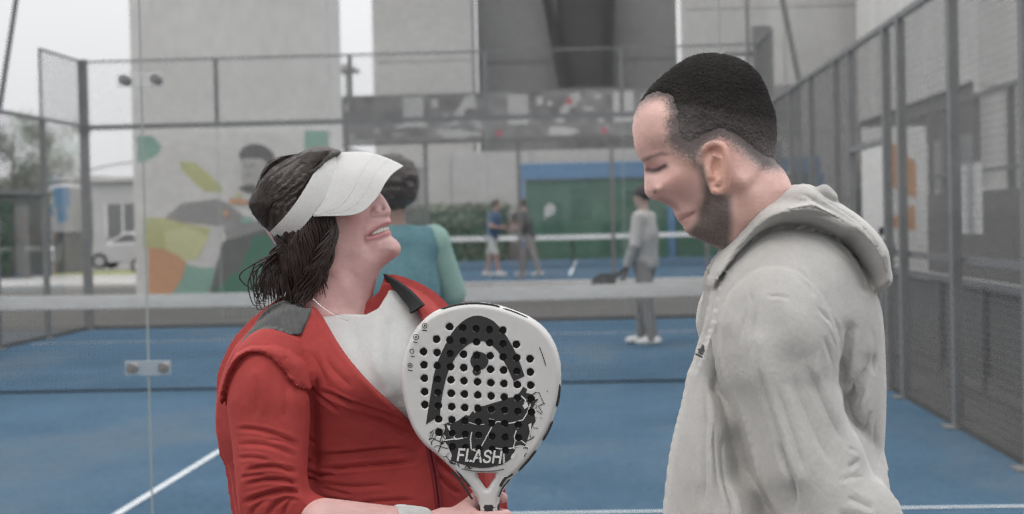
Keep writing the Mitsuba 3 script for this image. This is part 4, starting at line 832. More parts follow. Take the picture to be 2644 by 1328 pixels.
    t = cKDTree(near[:, [0, 2]]); tv = np.array(tm.vertices); _, i = t.query(tv[:, [0, 2]], k=40); tv[:, 1] += np.median(near[i, 1], 1) - .004
    put('chest_print', trimesh.Trimesh(tv, tm.faces, process=False), 'black_paint', k, False)
man_hoodie()
def lower(pk, hx, hy, hipz, yaw, w, mt, s=1.0, shoe='shoe_white', step=(0, 0), tr='trousers', knee=.5):
    """Trousers and shoes of a standing figure: hx, hy the place of the hips, yaw the way it faces."""
    c, sn = math.cos(yaw), math.sin(yaw); L = lambda f, l, z: np.array([hx + c * f - sn * l, hy + sn * f + c * l, z])
    G = Grid((hx - .4 * s, hy - .4 * s, .04), (hx + .4 * s, hy + .4 * s, hipz + .16), .012)
    F = G.cone(L(0, -.05, hipz + .05), L(0, .05, hipz + .05), w, w)
    for i, l in enumerate((-1, 1)):
        kn, an = L(step[i] * .5 + .03, l * .10 * s, hipz * knee), L(step[i], l * .11 * s, .07)
        F = smin(F, G.chain([L(0, l * .085 * s, hipz - .02), kn, an], [w * .82, .068 * s, .052 * s], .02), .03)
    put(tr, G.mesh(F, 1), mt, pk, True)
    for i, l in enumerate((-1, 1)):
        Gs = Grid((hx - .5, hy - .5, -.01), (hx + .5, hy + .5, .13), .010)
        f = Gs.chain([L(step[i] - .06, l * .11 * s, .045), L(step[i] + .06, l * .115 * s, .042), L(step[i] + .17, l * .125 * s, .035)], [.045, .045, .036], .02)
        f = smin(f, Gs.cone(L(step[i] - .04, l * .11 * s, .06), L(step[i] - .03, l * .11 * s, .1), .04, .042), .02); f = np.maximum(f, .004 - Gs.Z)
        put('shoe', Gs.mesh(f, 1), shoe, pk, True)
lower(man_k, .21, MY, .86, math.pi, .145, 'denim')
def lone_hand(pk, w, d, palm, curl, s=1.0, h=.0034, flip=1, **k):
    w = np.array(w); G = Grid(w - .16, w + .2, h)
    F = hand(G, w, d, palm, curl, s=s, flip=flip, **k); d = np.asarray(d, float) / np.linalg.norm(d)
    F = smin(F, G.cone(w - d * .07, w + d * .01, .030 * s, .027 * s), .012)
    m = G.mesh(F, 1); v = np.array(m.vertices); c = np.tile([.64, .405, .365], (len(v), 1)) * (.88 + .24 * meshkit.fbm(v * 70, 3, 1)[:, None])
    put('hand', m, 'skin', pk, True, color=c)
relaxed = [(.25, .45, .3), (.35, .5, .35), (.45, .55, .4), (.5, .6, .4)]
q = [(0.1634,1.0333)][0]
lone_hand(man_k, (q[0] - .03, MY - .2, q[1] - .02), (-.85, .1, -.5), (0, 1, -.3), relaxed)
lone_hand(man_k, (.04, MY + .2, .965), (-.85, -.1, -.5), (0, -1, -.3), relaxed, flip=-1)
# ------------------------------------------------------------------ the woman in the red jacket (right side towards the camera)
WY = 3.08
wom = thing('person', 'laughing woman in red jacket and white sun visor looking up, holding the padel racket', 'person')
def woman_head():
    G = Grid((-.66, WY - .115, 1.20), (-.325, WY + .105, 1.625), .0018); x, z = G.x2, G.z2
    out = chaikin([(-0.4561,1.593),(-0.4329,1.5801),(-0.4139,1.5666),(-0.4004,1.5533),(-0.391,1.5414),(-0.3803,1.5295),(-0.3709,1.5183),(-0.3629,1.5044),(-0.359,1.4933),(-0.3613,1.4865),(-0.3634,1.4825),(-0.3601,1.4776),(-0.3595,1.4721),(-0.3638,1.4681),(-0.3652,1.4647),(-0.3619,1.4598),(-0.36,1.4542),(-0.3601,1.4494),(-0.356,1.4459),(-0.3486,1.4403),(-0.3433,1.4299),(-0.3442,1.4196),(-0.3513,1.4122),(-0.3597,1.4075),(-0.3702,1.4002),(-0.3794,1.3915),(-0.3851,1.3826),(-0.3888,1.3717),(-0.3926,1.3574),(-0.3973,1.3368),(-0.4013,1.3128),(-0.4059,1.2647),(-0.5305,1.267),(-0.5326,1.3223),(-0.5316,1.3636),(-0.5412,1.3983),(-0.5578,1.4262),(-0.5732,1.4472),(-0.5879,1.4716),(-0.5999,1.4925),(-0.6063,1.5113),(-0.5975,1.5303),(-0.5803,1.552),(-0.5611,1.5708),(-0.5365,1.5867),(-0.5085,1.5977),(-0.4773,1.6025)], 2)
    W = [(-0.3636,1.5058,9,10),(-0.3761,1.5013,15,13),(-0.3715,1.4923,13,10),(-0.3925,1.536,11,12),(-0.4026,1.5465,28,30),(-0.4332,1.5678,58,52),(-0.3644,1.4715,22,20),(-0.377,1.4635,32,30),(-0.3944,1.4571,42,42),(-0.3482,1.4286,20,22),(-0.3642,1.4221,36,36),(-0.3602,1.4426,26,24),(-0.4166,1.3957,50,44),(-0.422,1.4577,57,50),(-0.4314,1.4991,63,54),(-0.4004,1.495,46,36),(-0.4684,1.5411,70,62),(-0.4773,1.4589,70,60),(-0.5301,1.5632,70,82),(-0.58,1.5093,64,82),(-0.452,1.362,54,58),(-0.4005,1.3472,48,50),(-0.4645,1.4173,60,55),(-0.5212,1.3634,54,60),(-0.4401,1.2791,60,70)]
    cap, R = rbf(W, x, z, 2, .016) * .001, rbf(W, x, z, 3, .016) * .001
    hw = dome(G.poly(out), cap, R)
    f = np.zeros_like(x)
    for c, w, a in (([(-0.4029,1.5348)], .010, .006), ([(-0.3727,1.5005)], .0042, .0045), ([(-0.3926,1.4742)], .008, .0025)):
        f += a * gauss(np.hypot(x - c[0][0], z - c[0][1]), w)
    for c, w, a in (([(-0.3811,1.4959)], .0065, .0065), ([(-0.411,1.4849)], .022, .007), ([(-0.3523,1.4287)], .011, .003), ([(-0.41,1.5261)], .008, .003)):
        f -= a * gauss(np.hypot(x - c[0][0], z - c[0][1]), w)
    f += .0034 * gauss(G.curve([(-0.392,1.5003),(-0.3992,1.4874),(-0.4031,1.4675),(-0.4044,1.4449),(-0.4018,1.4352)]), .0045)   # fold from nose to mouth corner
    mo = G.poly([(-0.3582,1.4693),(-0.3665,1.4674),(-0.377,1.4649),(-0.3889,1.4576),(-0.4001,1.4489),(-0.3904,1.4494),(-0.3772,1.4539),(-0.3668,1.4585),(-0.3584,1.4618)])
    f += .0030 * sstep(-.0022, .003, mo)
    f -= .0028 * gauss(G.curve([(-0.3602,1.4755),(-0.3692,1.4716),(-0.3789,1.4684),(-0.3902,1.4611),(-0.3994,1.451)]), .0030)
    f -= .0032 * gauss(G.curve([(-0.3613,1.4556),(-0.3724,1.4518),(-0.385,1.4472),(-0.3974,1.4454)]), .0036)
    f += .0022 * gauss(G.curve([(-0.3587,1.4487),(-0.3684,1.4455),(-0.3775,1.4416)]), .0035)
    f -= .002 * gauss(G.curve([(-0.4581,1.3965),(-0.4347,1.3616),(-0.4149,1.32)]), .012); f += .002 * gauss(G.curve([(-0.4271,1.389),(-0.4105,1.3612),(-0.4044,1.3266)]), .011)
    hw = np.where(hw > 0, np.maximum(hw - f * np.clip(hw / .012, 0, 1), .0006), hw)
    m = G.mesh(G.relief(hw, WY), 1)
    v = np.array(m.vertices); X, Z = v[:, 0], v[:, 2]
    reg = lambda poly, e=.003: sstep(-e, e, sd2(poly, X, Z))
    n1 = meshkit.fbm(v * 60, 3, 1)
    col = np.tile([.54, .33, .315], (len(v), 1)) * (.84 + .26 * n1[:, None] + .10 * meshkit.noise(v * 260, 9)[:, None])
    ck = gauss(np.hypot(X - [(-0.4144,1.485)][0][0], Z - [(-0.4144,1.485)][0][1]), .024); col = lerp3(col, [.57, .28, .28], .55 * ck)
    col = lerp3(col, [.55, .34, .28], .5 * gauss(np.hypot(X - [(-0.4498,1.4514)][0][0], Z - [(-0.4498,1.4514)][0][1]), .02))
    lips = np.maximum(gauss(ld2(smooth_line([(-0.3602,1.4748),(-0.3692,1.4716),(-0.379,1.4677),(-0.3902,1.4604),(-0.3994,1.4503)], 4), X, Z), .0034), gauss(ld2(smooth_line([(-0.3613,1.4563),(-0.3724,1.4525),(-0.3849,1.4479),(-0.3974,1.4461)], 4), X, Z), .0038))
    col = lerp3(col, [.46, .17, .185], .85 * lips)
    col = lerp3(col, [.16, .05, .05], .9 * reg([(-0.3582,1.4693),(-0.3665,1.4674),(-0.377,1.4649),(-0.3889,1.4576),(-0.4001,1.4489),(-0.3904,1.4494),(-0.3772,1.4539),(-0.3668,1.4585),(-0.3584,1.4618)], .0012))
    tooth = .55 + .45 * (np.abs(np.sin((X - .1) * 620)) > .30); col = lerp3(col, np.array([.60, .56, .51])[None] * tooth[:, None], .95 * reg([(-0.3589,1.4686),(-0.3666,1.4667),(-0.3763,1.4642),(-0.3847,1.4589),(-0.3903,1.4542),(-0.3848,1.4541),(-0.3765,1.4567),(-0.3667,1.4606),(-0.3591,1.4632)], .0010))
    col = lerp3(col, [.14, .05, .05], .85 * gauss(np.hypot(X - [(-0.3714,1.4977)][0][0], Z - [(-0.3714,1.4977)][0][1]), .0030))
    col = lerp3(col, [.30, .13, .13], .55 * gauss(ld2(smooth_line([(-0.39,1.4982),(-0.3909,1.4872),(-0.3834,1.4843),(-0.3661,1.486)], 4), X, Z), .0025))
    br = gauss(ld2(smooth_line([(-0.4076,1.5411),(-0.4166,1.5399),(-0.4285,1.532)], 4), X, Z), .004); col = lerp3(col, [.07, .04, .035], .8 * br)
    put('body', m, 'skin', wom, True, color=np.clip(col, 0, 1))
woman_head()
def woman_hair():
    G = Grid((-.68, WY - .135, 1.30), (-.44, WY + .125, 1.63), .0030); x, z = G.x2, G.z2
    out = chaikin([(-0.4326,1.5897),(-0.4434,1.601),(-0.4544,1.6053),(-0.4681,1.6105),(-0.4826,1.6122),(-0.5034,1.6079),(-0.5223,1.598),(-0.5399,1.5888),(-0.563,1.5791),(-0.5772,1.5657),(-0.5872,1.5535),(-0.5974,1.5372),(-0.606,1.525),(-0.6126,1.5121),(-0.6048,1.4919),(-0.5879,1.473),(-0.5744,1.4575),(-0.5597,1.4331),(-0.5562,1.4055),(-0.5521,1.3778),(-0.5388,1.3527),(-0.508,1.3383),(-0.4732,1.3418),(-0.4451,1.3619),(-0.4373,1.3961),(-0.4362,1.4442),(-0.4352,1.4854),(-0.4307,1.5265),(-0.4228,1.5675)], 2)
    d = G.poly(out); W = [(-0.4753,1.5413,76,70),(-0.5301,1.5632,76,80),(-0.58,1.5093,72,80),(-0.4773,1.4589,80,50),(-0.5063,1.4044,74,50),(-0.5212,1.3634,66,40),(-0.4536,1.582,66,60)]
    hw = dome(d, 1, .055) * np.where(d > 0, rbf(W, x, z, 2, .02) * .001, 0) + np.where(d > 0, 0, d)
    # combed waves running from the crown to the ends
    u = G.curve([(-0.4599,1.6062),(-0.5158,1.5835),(-0.5726,1.5298),(-0.5805,1.4887)]); w = .0016 * np.sin(u * 520 + 3 * np.sin(z * 60)) + .0012 * np.sin(x * 900 + z * 300)
    hw = np.where(hw > .01, hw + w, hw)
    fc = G.poly([(-0.4493,1.5458),(-0.4602,1.4858),(-0.4629,1.4591),(-0.4615,1.4323),(-0.4625,1.3921),(-0.4689,1.352),(-0.3598,1.3498),(-0.3548,1.5637)])
    F = smax(G.relief(hw, WY), (fc)[:, None, :], .004) 
    bc = G.poly([(-0.439,1.6051),(-0.4642,1.5826),(-0.4881,1.5546),(-0.513,1.5184),(-0.4991,1.497),(-0.4744,1.5271),(-0.3607,1.5652),(-0.3595,1.6127)]); F = smax(F, (bc)[:, None, :] + 0 * F, .003)
    m = rough(G.mesh(F, 1), .0022, 150)
    hk = put('hair', m, 'hair_dark', wom, True, label='dark brown shoulder length hair under the visor')
    rr = np.random.default_rng(8); top, low = MB(), MB()
    # strands over the crown
    for i in range(420):
        a = rr.uniform(0, 1); s = rr.uniform(-1, 1)
        p0 = np.array([(-0.4586,1.602)][0]) * (1 - a) + np.array([(-0.5206,1.5286)][0]) * a; p1 = np.array([(-0.6077,1.5134)][0]) * (1 - a) + np.array([(-0.5796,1.4714)][0]) * a
        mid = (p0 + p1) / 2 + np.array([(-1.0517,1.8865)][0]) * 0 + [(-.012 - .02 * (1 - a)), .018 * (1 - a) + .01]
        pts = smooth_line([p0, mid + rr.normal(0, .003, 2), p1 + rr.normal(0, .004, 2)], 6)
        h = np.clip(np.interp(0, [0], [0]) + dome(sd2(out, pts[:, 0], pts[:, 1]), .074, .055), 0, 1) + .0012
        y = WY - h * (1 if s < .55 else -1) * rr.uniform(.97, 1.0)
        top.tube(np.c_[pts[:, 0], y, pts[:, 1]], np.linspace(.0010, .0005, len(pts)), 3)
    # loose locks round the neck
    s0, s1 = smooth_line([(-0.5542,1.453),(-0.5363,1.4379),(-0.5121,1.4588),(-0.4881,1.4764),(-0.4669,1.486),(-0.4585,1.5019)], 8), smooth_line([(-0.5917,1.3598),(-0.5867,1.3436),(-0.5692,1.3379),(-0.5491,1.3321),(-0.522,1.3342),(-0.4948,1.3417),(-0.4687,1.36)], 8)
    at = lambda L, q: np.array([np.interp(q, np.linspace(0, 1, len(L)), L[:, 0]), np.interp(q, np.linspace(0, 1, len(L)), L[:, 1])])
    hx0, hx1 = [(-0.561,1.3941)][0][0], [(-0.5104,1.3931)][0][0]
    hwf = lambda p: np.maximum(dome(sd2(out, p[:, 0], p[:, 1]), 1, .055), .25 + .68 * sstep(hx0, hx1, p[:, 0])) * rbf(W, p[:, 0], p[:, 1], 2, .02) * .001
    for i in range(760):
        q = rr.random(); sgn = -1 if rr.random() < .8 else 1
        st = at(s0, q) + rr.normal(0, .0025, 2); e = at(s1, np.clip(q + rr.normal(0, .05), 0, 1)) + rr.normal(0, .005, 2); e = st + (e - st) * rr.uniform(.55, 1.06)
        t = np.linspace(0, 1, 8)[:, None]; ax = (e - st) / (np.linalg.norm(e - st) + 1e-6); no = np.array([-ax[1], ax[0]])
        P2 = st + (e - st) * t + no * (.0075 * np.sin(t * 5.2 + 7 * q + rr.normal(0, .25)) + .004 * np.sin(t * 9 + 17 * q + rr.normal(0, .3)) + .012 * np.sin(t * 3.14) * (q - .35))
        yy = hwf(P2) + .0045 * np.sin(t[:, 0] * 6 + 11 * q) + rr.uniform(-.002, .0035)
        pts = smooth_line(np.c_[P2[:, 0], WY + sgn * yy, P2[:, 1]], 4); n_ = len(pts)
        low.tube(pts, (.0018 * np.sin(np.linspace(.25, 3.05, n_)) + .0004) * rr.uniform(.6, 1.2), 4)
    for i in range(9):                                                  # single curls that stand off behind the neck
        a = rr.random(); st = np.array([(-0.5578,1.4262)][0]); e = np.array([(-0.5995,1.3402)][0]) + rr.normal(0, .008, 2); b = np.array([(-0.6027,1.3816)][0]) + rr.normal(0, .010, 2)
        low.tube(smooth_line(np.c_[[st[0], b[0], e[0], e[0] + .012], WY - rr.uniform(-.03, .06) * np.ones(4), [st[1], b[1], e[1], e[1] - .006]], 6), np.linspace(.0016, .0006, 19), 4)
    put('strands', top.out(), 'hair_dark', hk, True, kind='stuff'); put('locks', low.out(), 'hair_brown', hk, True, kind='stuff', label='loose brown locks round the neck')
woman_hair()
# sun visor: a band round the head and a drooping brim
def visor():
    F0, B0 = np.array([(-0.4549,1.5855)][0]), np.array([(-0.5592,1.4524)][0]); c = (F0 + B0) / 2; e = (F0 - B0); L = np.linalg.norm(e) / 2; e /= 2 * L; n = np.array([-e[1], e[0]]); sag = np.array([(-0.4993,1.4994)][0]) - c
    def ring(th, up): 
        a, b = L + .005, .0905; p = c + e * a * math.cos(th) + sag * math.sin(th) ** 2 + n * up; return [p[0], WY - b * math.sin(th), p[1]]
    Vv, F = [], []; N = 96
    for i in range(N):
        th = 2 * math.pi * i / N; f = .5 + .5 * math.cos(th)
        hi, lo = .0165 + .004 * f, -.0165 - .003 * f
        for up, o in ((hi, 0), (hi * .4, .0016), (lo * .4, .0016), (lo, 0)):
            q = ring(th, up); k = 1 + o / .08
            Vv.append([c[0] + (q[0] - c[0]) * k, WY + (q[1] - WY) * k, c[1] + (q[2] - c[1]) * k])
        for up in (lo, hi):
            q = ring(th, up); k = 1 - .0022 / .08; Vv.append([c[0] + (q[0] - c[0]) * k, WY + (q[1] - WY) * k, c[1] + (q[2] - c[1]) * k])
    for i in range(N):
        for j in range(6):
            a, b = i * 6 + j, i * 6 + (j + 1) % 6; a2, b2 = (a + 6) % (6 * N), (b + 6) % (6 * N); F += [[a, b, b2], [a, b2, a2]]
    vk = put('sun_visor', trimesh.Trimesh(Vv, F, process=False), 'visor_white', wom, 60, label='white fabric sun visor with a long curved brim')
    A = [(-0.449,1.5997)] + [(-0.4538,1.5774)] + [(-0.4616,1.5546)] + [(-0.4692,1.5296)] + [(-0.4763,1.5062)] + [(-0.4835,1.4883)]; Ay = [0, .036, .060, .076, .086, .0905]
    B = [(-0.3351,1.5737)] + [(-0.3487,1.5606)] + [(-0.3593,1.544)] + [(-0.3766,1.5133)] + [(-0.4093,1.4893)] + [(-0.4832,1.4873)]; By = [0, .040, .068, .087, .097, .092]
    As, Bs = smooth_line(np.c_[[a[0] for a in A], Ay, [a[1] for a in A]], 6), smooth_line(np.c_[[b[0] for b in B], By, [b[1] for b in B]], 6)
    ns = len(As); K = 14; P = []
    for s in list(range(ns - 1, 0, -1)) + list(range(ns)):
        sg_ = -1 if len(P) >= (ns - 1) * 1 * (K + 1) else 1
        for j in range(K + 1):
            t = j / K * (1 if sg_ < 0 else 1 - .30 * min(1, s / 12)); q = As[s] * (1 - t) + Bs[s] * t; b = math.sin(math.pi * t) * .010 * np.linalg.norm(As[s] - Bs[s]) / .11
            P.append([q[0] - e[1] * 0 + n[0] * 0, WY + sg_ * q[1], q[2] + b])
    P = np.array(P); M = 2 * ns - 1
    tri = [q for i in range(M - 1) for j in range(K) for q in ([i * (K + 1) + j, (i + 1) * (K + 1) + j, (i + 1) * (K + 1) + j + 1], [i * (K + 1) + j, (i + 1) * (K + 1) + j + 1, i * (K + 1) + j + 1])]
    top = trimesh.Trimesh(P, tri, process=False); nv = np.array(top.vertex_normals); up = nv if nv[:, 2].mean() > 0 else -nv
    Q = P - up * .0022; tri = np.array(tri); nP = len(P)
    edge = [i * (K + 1) + K for i in range(M)] ; W = [q for a, b in zip(edge[:-1], edge[1:]) for q in ([a, b, b + nP], [a, b + nP, a + nP])]
    put('brim', trimesh.Trimesh(np.vstack([P, Q]), np.vstack([tri, tri[:, ::-1] + nP, W]), process=False), 'visor_white', vk, 50)
    st = MB(); 
    for k in (3, 6): 
        st.tube([P[i * (K + 1) + K - k] * 1.0 + up[i * (K + 1) + K - k] * .0004 for i in range(M)], .0003, 4)
    put('stitching', st.out(), 'shirt_white', vk, True, kind='stuff')
visor()
def drape(name, poly, near, off, mt, parent, relief, label):
    """A cloth panel laid on the surface given by its points."""
    from scipy.spatial import Delaunay, cKDTree
    g = sg.Polygon(poly).buffer(0); b = np.array([np.array(g.exterior.interpolate(t, True).coords[0]) for t in np.linspace(0, 1, 160, endpoint=False)]); inn = g.buffer(-.0012)
    X, Z = np.meshgrid(np.arange(g.bounds[0], g.bounds[2], .0016), np.arange(g.bounds[1], g.bounds[3], .0016)); k = shapely.contains_xy(inn, X, Z)
    P = np.vstack([b, np.c_[X[k], Z[k]]]); t = Delaunay(P).simplices; c = P[t].mean(1); t = t[shapely.contains_xy(g, c[:, 0], c[:, 1])]
    e = P[t[:, 1]] - P[t[:, 0]]; e2 = P[t[:, 2]] - P[t[:, 0]]; flip = e[:, 0] * e2[:, 1] - e[:, 1] * e2[:, 0] < 0; t[flip] = t[flip][:, ::-1]
    d, i = cKDTree(near[:, [0, 2]]).query(P, k=8); y = near[i, 1].mean(1); edge = np.clip(shapely.distance(shapely.points(P), g.exterior) / .003, 0, 1)
    y = y - off * np.sqrt(edge * (2 - edge)) - relief(P[:, 0], P[:, 1]) * edge; V_ = np.c_[P[:, 0], y, P[:, 1]]
    put(name, trimesh.Trimesh(V_, t, process=False), mt, parent, True, label=label)
def woman_clothes():
    G = Grid((-.68, WY - .27, .74), (-.12, WY + .24, 1.40), .0036); x, z = G.x2, G.z2
    torso = chaikin([(-0.5288,1.336),(-0.5533,1.3296),(-0.5779,1.3149),(-0.6099,1.2893),(-0.6385,1.2587),(-0.6569,1.221),(-0.6691,1.1797),(-0.6743,1.1383),(-0.6724,1.1036),(-0.6621,1.0722),(-0.6501,1.0478),(-0.6435,0.9783),(-0.6303,0.8948),(-0.6282,0.7001),(-0.1843,0.6956),(-0.1744,0.8336),(-0.1786,0.9523),(-0.1855,1.013),(-0.2015,1.0959),(-0.2179,1.1925),(-0.2372,1.2547),(-0.2602,1.2997),(-0.2837,1.3277),(-0.3108,1.3475),(-0.3415,1.3611),(-0.3689,1.3686),(-0.411,1.3405),(-0.4666,1.3279)], 2)
    dT = G.poly(torso); hw = dome(dT, .135, .15)
    bl = lambda c, w: gauss(np.hypot(x - c[0][0], z - c[0][1]), w)
    b = .045 * bl([(-0.4003,1.2043)], .075) + .045 * bl([(-0.278,1.2021)], .075) - .020 * bl([(-0.3537,1.0747)], .07)
    S0 = G.relief(hw, WY); fr = sstep(-.01, .06, WY - G.Y); S0 = S0 - b[:, None, :] * fr
    open_ = chaikin([(-0.5062,1.3491),(-0.4973,1.3345),(-0.4448,1.2699),(-0.4018,1.2245),(-0.3646,1.1852),(-0.3332,1.1499),(-0.2981,1.104),(-0.2888,1.1105),(-0.2778,1.1876),(-0.2814,1.2596),(-0.2986,1.311),(-0.3112,1.3322),(-0.3317,1.3535),(-0.3652,1.3816),(-0.383,1.4056),(-0.4817,1.4076)], 1)
    dO = G.poly(open_)
    # shirt
    neckcut = G.poly([(-0.4962,1.3538),(-0.48,1.3335),(-0.4437,1.3162),(-0.4038,1.3121),(-0.3768,1.3249),(-0.3643,1.3478),(-0.3622,1.3776),(-0.3809,1.431),(-0.501,1.4336)])
    sf = np.zeros_like(x)
    for p, w, a in (([(-0.4187,1.2884),(-0.3968,1.2421),(-0.3617,1.1956)], .012, .005), ([(-0.3789,1.3008),(-0.3703,1.2482),(-0.3487,1.1888)], .012, -.005), ([(-0.3526,1.3003),(-0.3475,1.2412),(-0.3326,1.1754)], .010, .005), ([(-0.3231,1.2997),(-0.3246,1.2343),(-0.3166,1.1555)], .010, -.004)): sf = sf + a * gauss(G.curve(p), w)
    sh = S0 + sf[:, None, :] * fr + .007
    sh = smax(sh, np.broadcast_to((neckcut)[:, None, :], sh.shape), .004)
    sh = np.maximum(sh, -(dO + .035)[:, None, :] + 0 * sh)
    sh = np.maximum(sh, .83 - G.Z)
    put('shirt', G.mesh(sh, 1), 'shirt_white', wom, True, label='white round necked shirt')
    # jacket
    f = np.zeros_like(x); FO = []
    def fold(p, w, a): FO.append((p, w, a))
    f += .014 * gauss(ld2(smooth_line([(-0.4819,1.1987),(-0.4858,1.1201),(-0.4892,1.0349)], 4), x, z), .014) + .012 * gauss(ld2(smooth_line([(-0.3944,1.1481),(-0.349,1.1277),(-0.3035,1.1106)], 4), x, z), .020) + .006 * gauss(ld2(smooth_line([(-0.4817,1.0709),(-0.4093,1.0731),(-0.3174,1.0782)], 4), x, z), .012)
    fold([(-0.4418,1.1843),(-0.4269,1.1775),(-0.4056,1.1674)], .003, .006); fold([(-0.4853,1.1922),(-0.4526,1.1877),(-0.4135,1.1713),(-0.3745,1.1563),(-0.3356,1.1399),(-0.2981,1.1197)], .0034, .006); fold([(-0.4815,1.1882),(-0.4594,1.1747),(-0.4336,1.1546)], .003, .005)
    fold([(-0.4886,1.0592),(-0.4491,1.0586),(-0.3965,1.0611),(-0.3505,1.0636),(-0.2979,1.07)], .0032, .009); fold([(-0.4876,1.0441),(-0.4692,1.0464),(-0.4481,1.0474)], .003, .007); fold([(-0.4867,1.0808),(-0.4354,1.0813),(-0.3696,1.0855),(-0.3171,1.0886)], .0034, .0045); fold([(-0.4761,1.0315),(-0.4105,1.0259),(-0.3513,1.0276)], .0034, .004); fold([(-0.4244,0.9946),(-0.3717,1.0004),(-0.3061,1.0021)], .003, .004)
    fold([(-0.503,1.2985),(-0.5117,1.2629),(-0.5174,1.2435)], .0024, .004); fold([(-0.3878,1.148),(-0.3555,1.1311),(-0.3168,1.1043)], .004, .006); fold([(-0.4642,1.2507),(-0.4385,1.2241),(-0.4063,1.1973)], .005, .0035); fold([(-0.4901,1.2643),(-0.4648,1.2246),(-0.4524,1.1949)], .005, .003)
    fold([(-0.2847,1.0776),(-0.2591,1.0511),(-0.2271,1.0245)], .004, .006); fold([(-0.2756,1.0448),(-0.2533,1.0183),(-0.234,1.005)], .003, .005); fold([(-0.2649,1.0839),(-0.2392,1.0639),(-0.217,1.0374)], .004, .004)
    # sleeve
    for p, w, a in (([(-0.6032,1.137),(-0.5761,1.1404),(-0.5441,1.136),(-0.5123,1.124),(-0.4795,1.1043)], .0028, .006), ([(-0.5444,1.1245),(-0.5125,1.1189),(-0.4784,1.0967)], .0026, .005), ([(-0.5953,1.0921),(-0.5644,1.0955),(-0.535,1.0899)], .0026, .004), ([(-0.5804,1.0727),(-0.5455,1.0798),(-0.5135,1.0768),(-0.4805,1.0622)], .0028, .007), ([(-0.581,1.0497),(-0.5461,1.0581),(-0.5076,1.0563),(-0.4784,1.0431)], .0028, .008),
                    ([(-0.5856,1.0191),(-0.5532,1.0314),(-0.5144,1.0398),(-0.476,1.0366)], .0034, .012), ([(-0.5477,0.9936),(-0.5265,1.0189),(-0.4966,1.0344)], .003, .007), ([(-0.5734,0.994),(-0.5587,1.0161),(-0.5352,1.0299)], .003, .006), ([(-0.5188,0.9932),(-0.5072,1.0205),(-0.4922,1.0305)], .003, .006), ([(-0.4763,1.0264),(-0.4445,1.0183),(-0.419,1.0116)], .003, .004), ([(-0.4767,1.0086),(-0.4448,1.003),(-0.4168,1)], .003, .004),
                    ([(-0.5993,1.1126),(-0.5638,1.1172),(-0.5255,1.1102),(-0.4876,1.0879)], .003, .0045), ([(-0.5897,1.0613),(-0.5651,1.0661),(-0.5394,1.067)], .0026, .004), ([(-0.5609,1.2332),(-0.5587,1.1949),(-0.5628,1.1567)], .005, .003), ([(-0.5165,1.2133),(-0.5122,1.1814),(-0.5149,1.1495)], .005, .003)): fold(p, w, a)
    arm = chaikin([(-0.6223,1.1758),(-0.6137,1.2048),(-0.5947,1.2368),(-0.5747,1.2546),(-0.5518,1.2606),(-0.5306,1.2486),(-0.5073,1.2191),(-0.4852,1.1948),(-0.4814,1.1637),(-0.4828,1.1056),(-0.4832,1.0636),(-0.4788,1.0331),(-0.4505,1.021),(-0.4222,1.0128),(-0.4225,0.9429),(-0.4852,0.9308),(-0.5503,0.9317),(-0.5791,0.9515),(-0.5931,0.992),(-0.5985,1.0361),(-0.6051,1.0816),(-0.6131,1.1271)], 2)
    ya = WY - .185 - .05 * sstep(1.18, 1.0, z)
    A = G.relief(dome(G.poly(arm), .062, .060), ya) 
    cape = chaikin([(-0.6364,1.1511),(-0.6328,1.1902),(-0.6219,1.2291),(-0.6089,1.2517),(-0.5995,1.2613),(-0.5749,1.2719),(-0.5454,1.2733),(-0.5162,1.2662),(-0.4842,1.2364),(-0.474,1.2005),(-0.482,1.1928),(-0.5045,1.2107),(-0.5215,1.2371),(-0.5426,1.257),(-0.564,1.2639),(-0.5851,1.2597),(-0.6039,1.2418),(-0.6177,1.2128),(-0.6265,1.1771)], 1)
    dC = G.poly(cape); C = (.0165 * np.maximum(dome(dC, 1, .010), 0))[:, None, :] * sstep(WY - .03, WY - .07, G.Y)
    J = S0 - .012 + f[:, None, :] * fr
    J = smin(J, A, .007)
    A2 = G.chain([np.array([q[0], y, q[1]]) for q, y in zip([(-0.2677,1.2676),(-0.2202,1.1462),(-0.2472,0.9923)], (WY + .12, WY + .12, WY - .02))], [.050, .050, .042], .02); J = smin(J, A2, .02)
    sc = chaikin([(-0.6413,1.1721),(-0.6293,1.2249),(-0.6081,1.2709),(-0.5775,1.2968),(-0.5409,1.2961),(-0.5048,1.2756),(-0.4892,1.2356),(-0.4868,1.1959),(-0.5302,1.19),(-0.5968,1.1912)], 2); J = smin(J, G.relief(dome(G.poly(sc), .075, .06), WY - .14), .02)
    J0 = J.copy(); J = J - C
    cutO = np.where(dO > -.004, dO, dO)[:, None, :] - 6 * np.clip(G.Y - (WY - .035), 0, 1)
    J = smax(J, np.broadcast_to(cutO, J.shape), .005)
    J = smax(J, np.broadcast_to(G.poly([(-0.5344,1.3912),(-0.5253,1.3394),(-0.5082,1.3287),(-0.4113,1.3268),(-0.3796,1.3537),(-0.3676,1.4221)])[:, None, :], J.shape), .004)
    # rolled edge of the opening
    e = gauss(np.abs(dO) , .006)[:, None, :] * fr * .002; J = J - e * (J > -.02)
    m = wrinkle(rough(G.mesh(J, 3), .003, 14, 2), FO, WY)
    jk = put('jacket', m, 'jacket_red', wom, True, label='red zip jacket worn open over a white shirt')
    near = np.array(m.vertices); near = near[near[:, 1] < WY - .02]
    from scipy.spatial import cKDTree
    T2 = cKDTree(near[:, [0, 2]]); yn = lambda p: near[T2.query(np.asarray(p)[:, :2], k=5)[1], 1].mean(1)
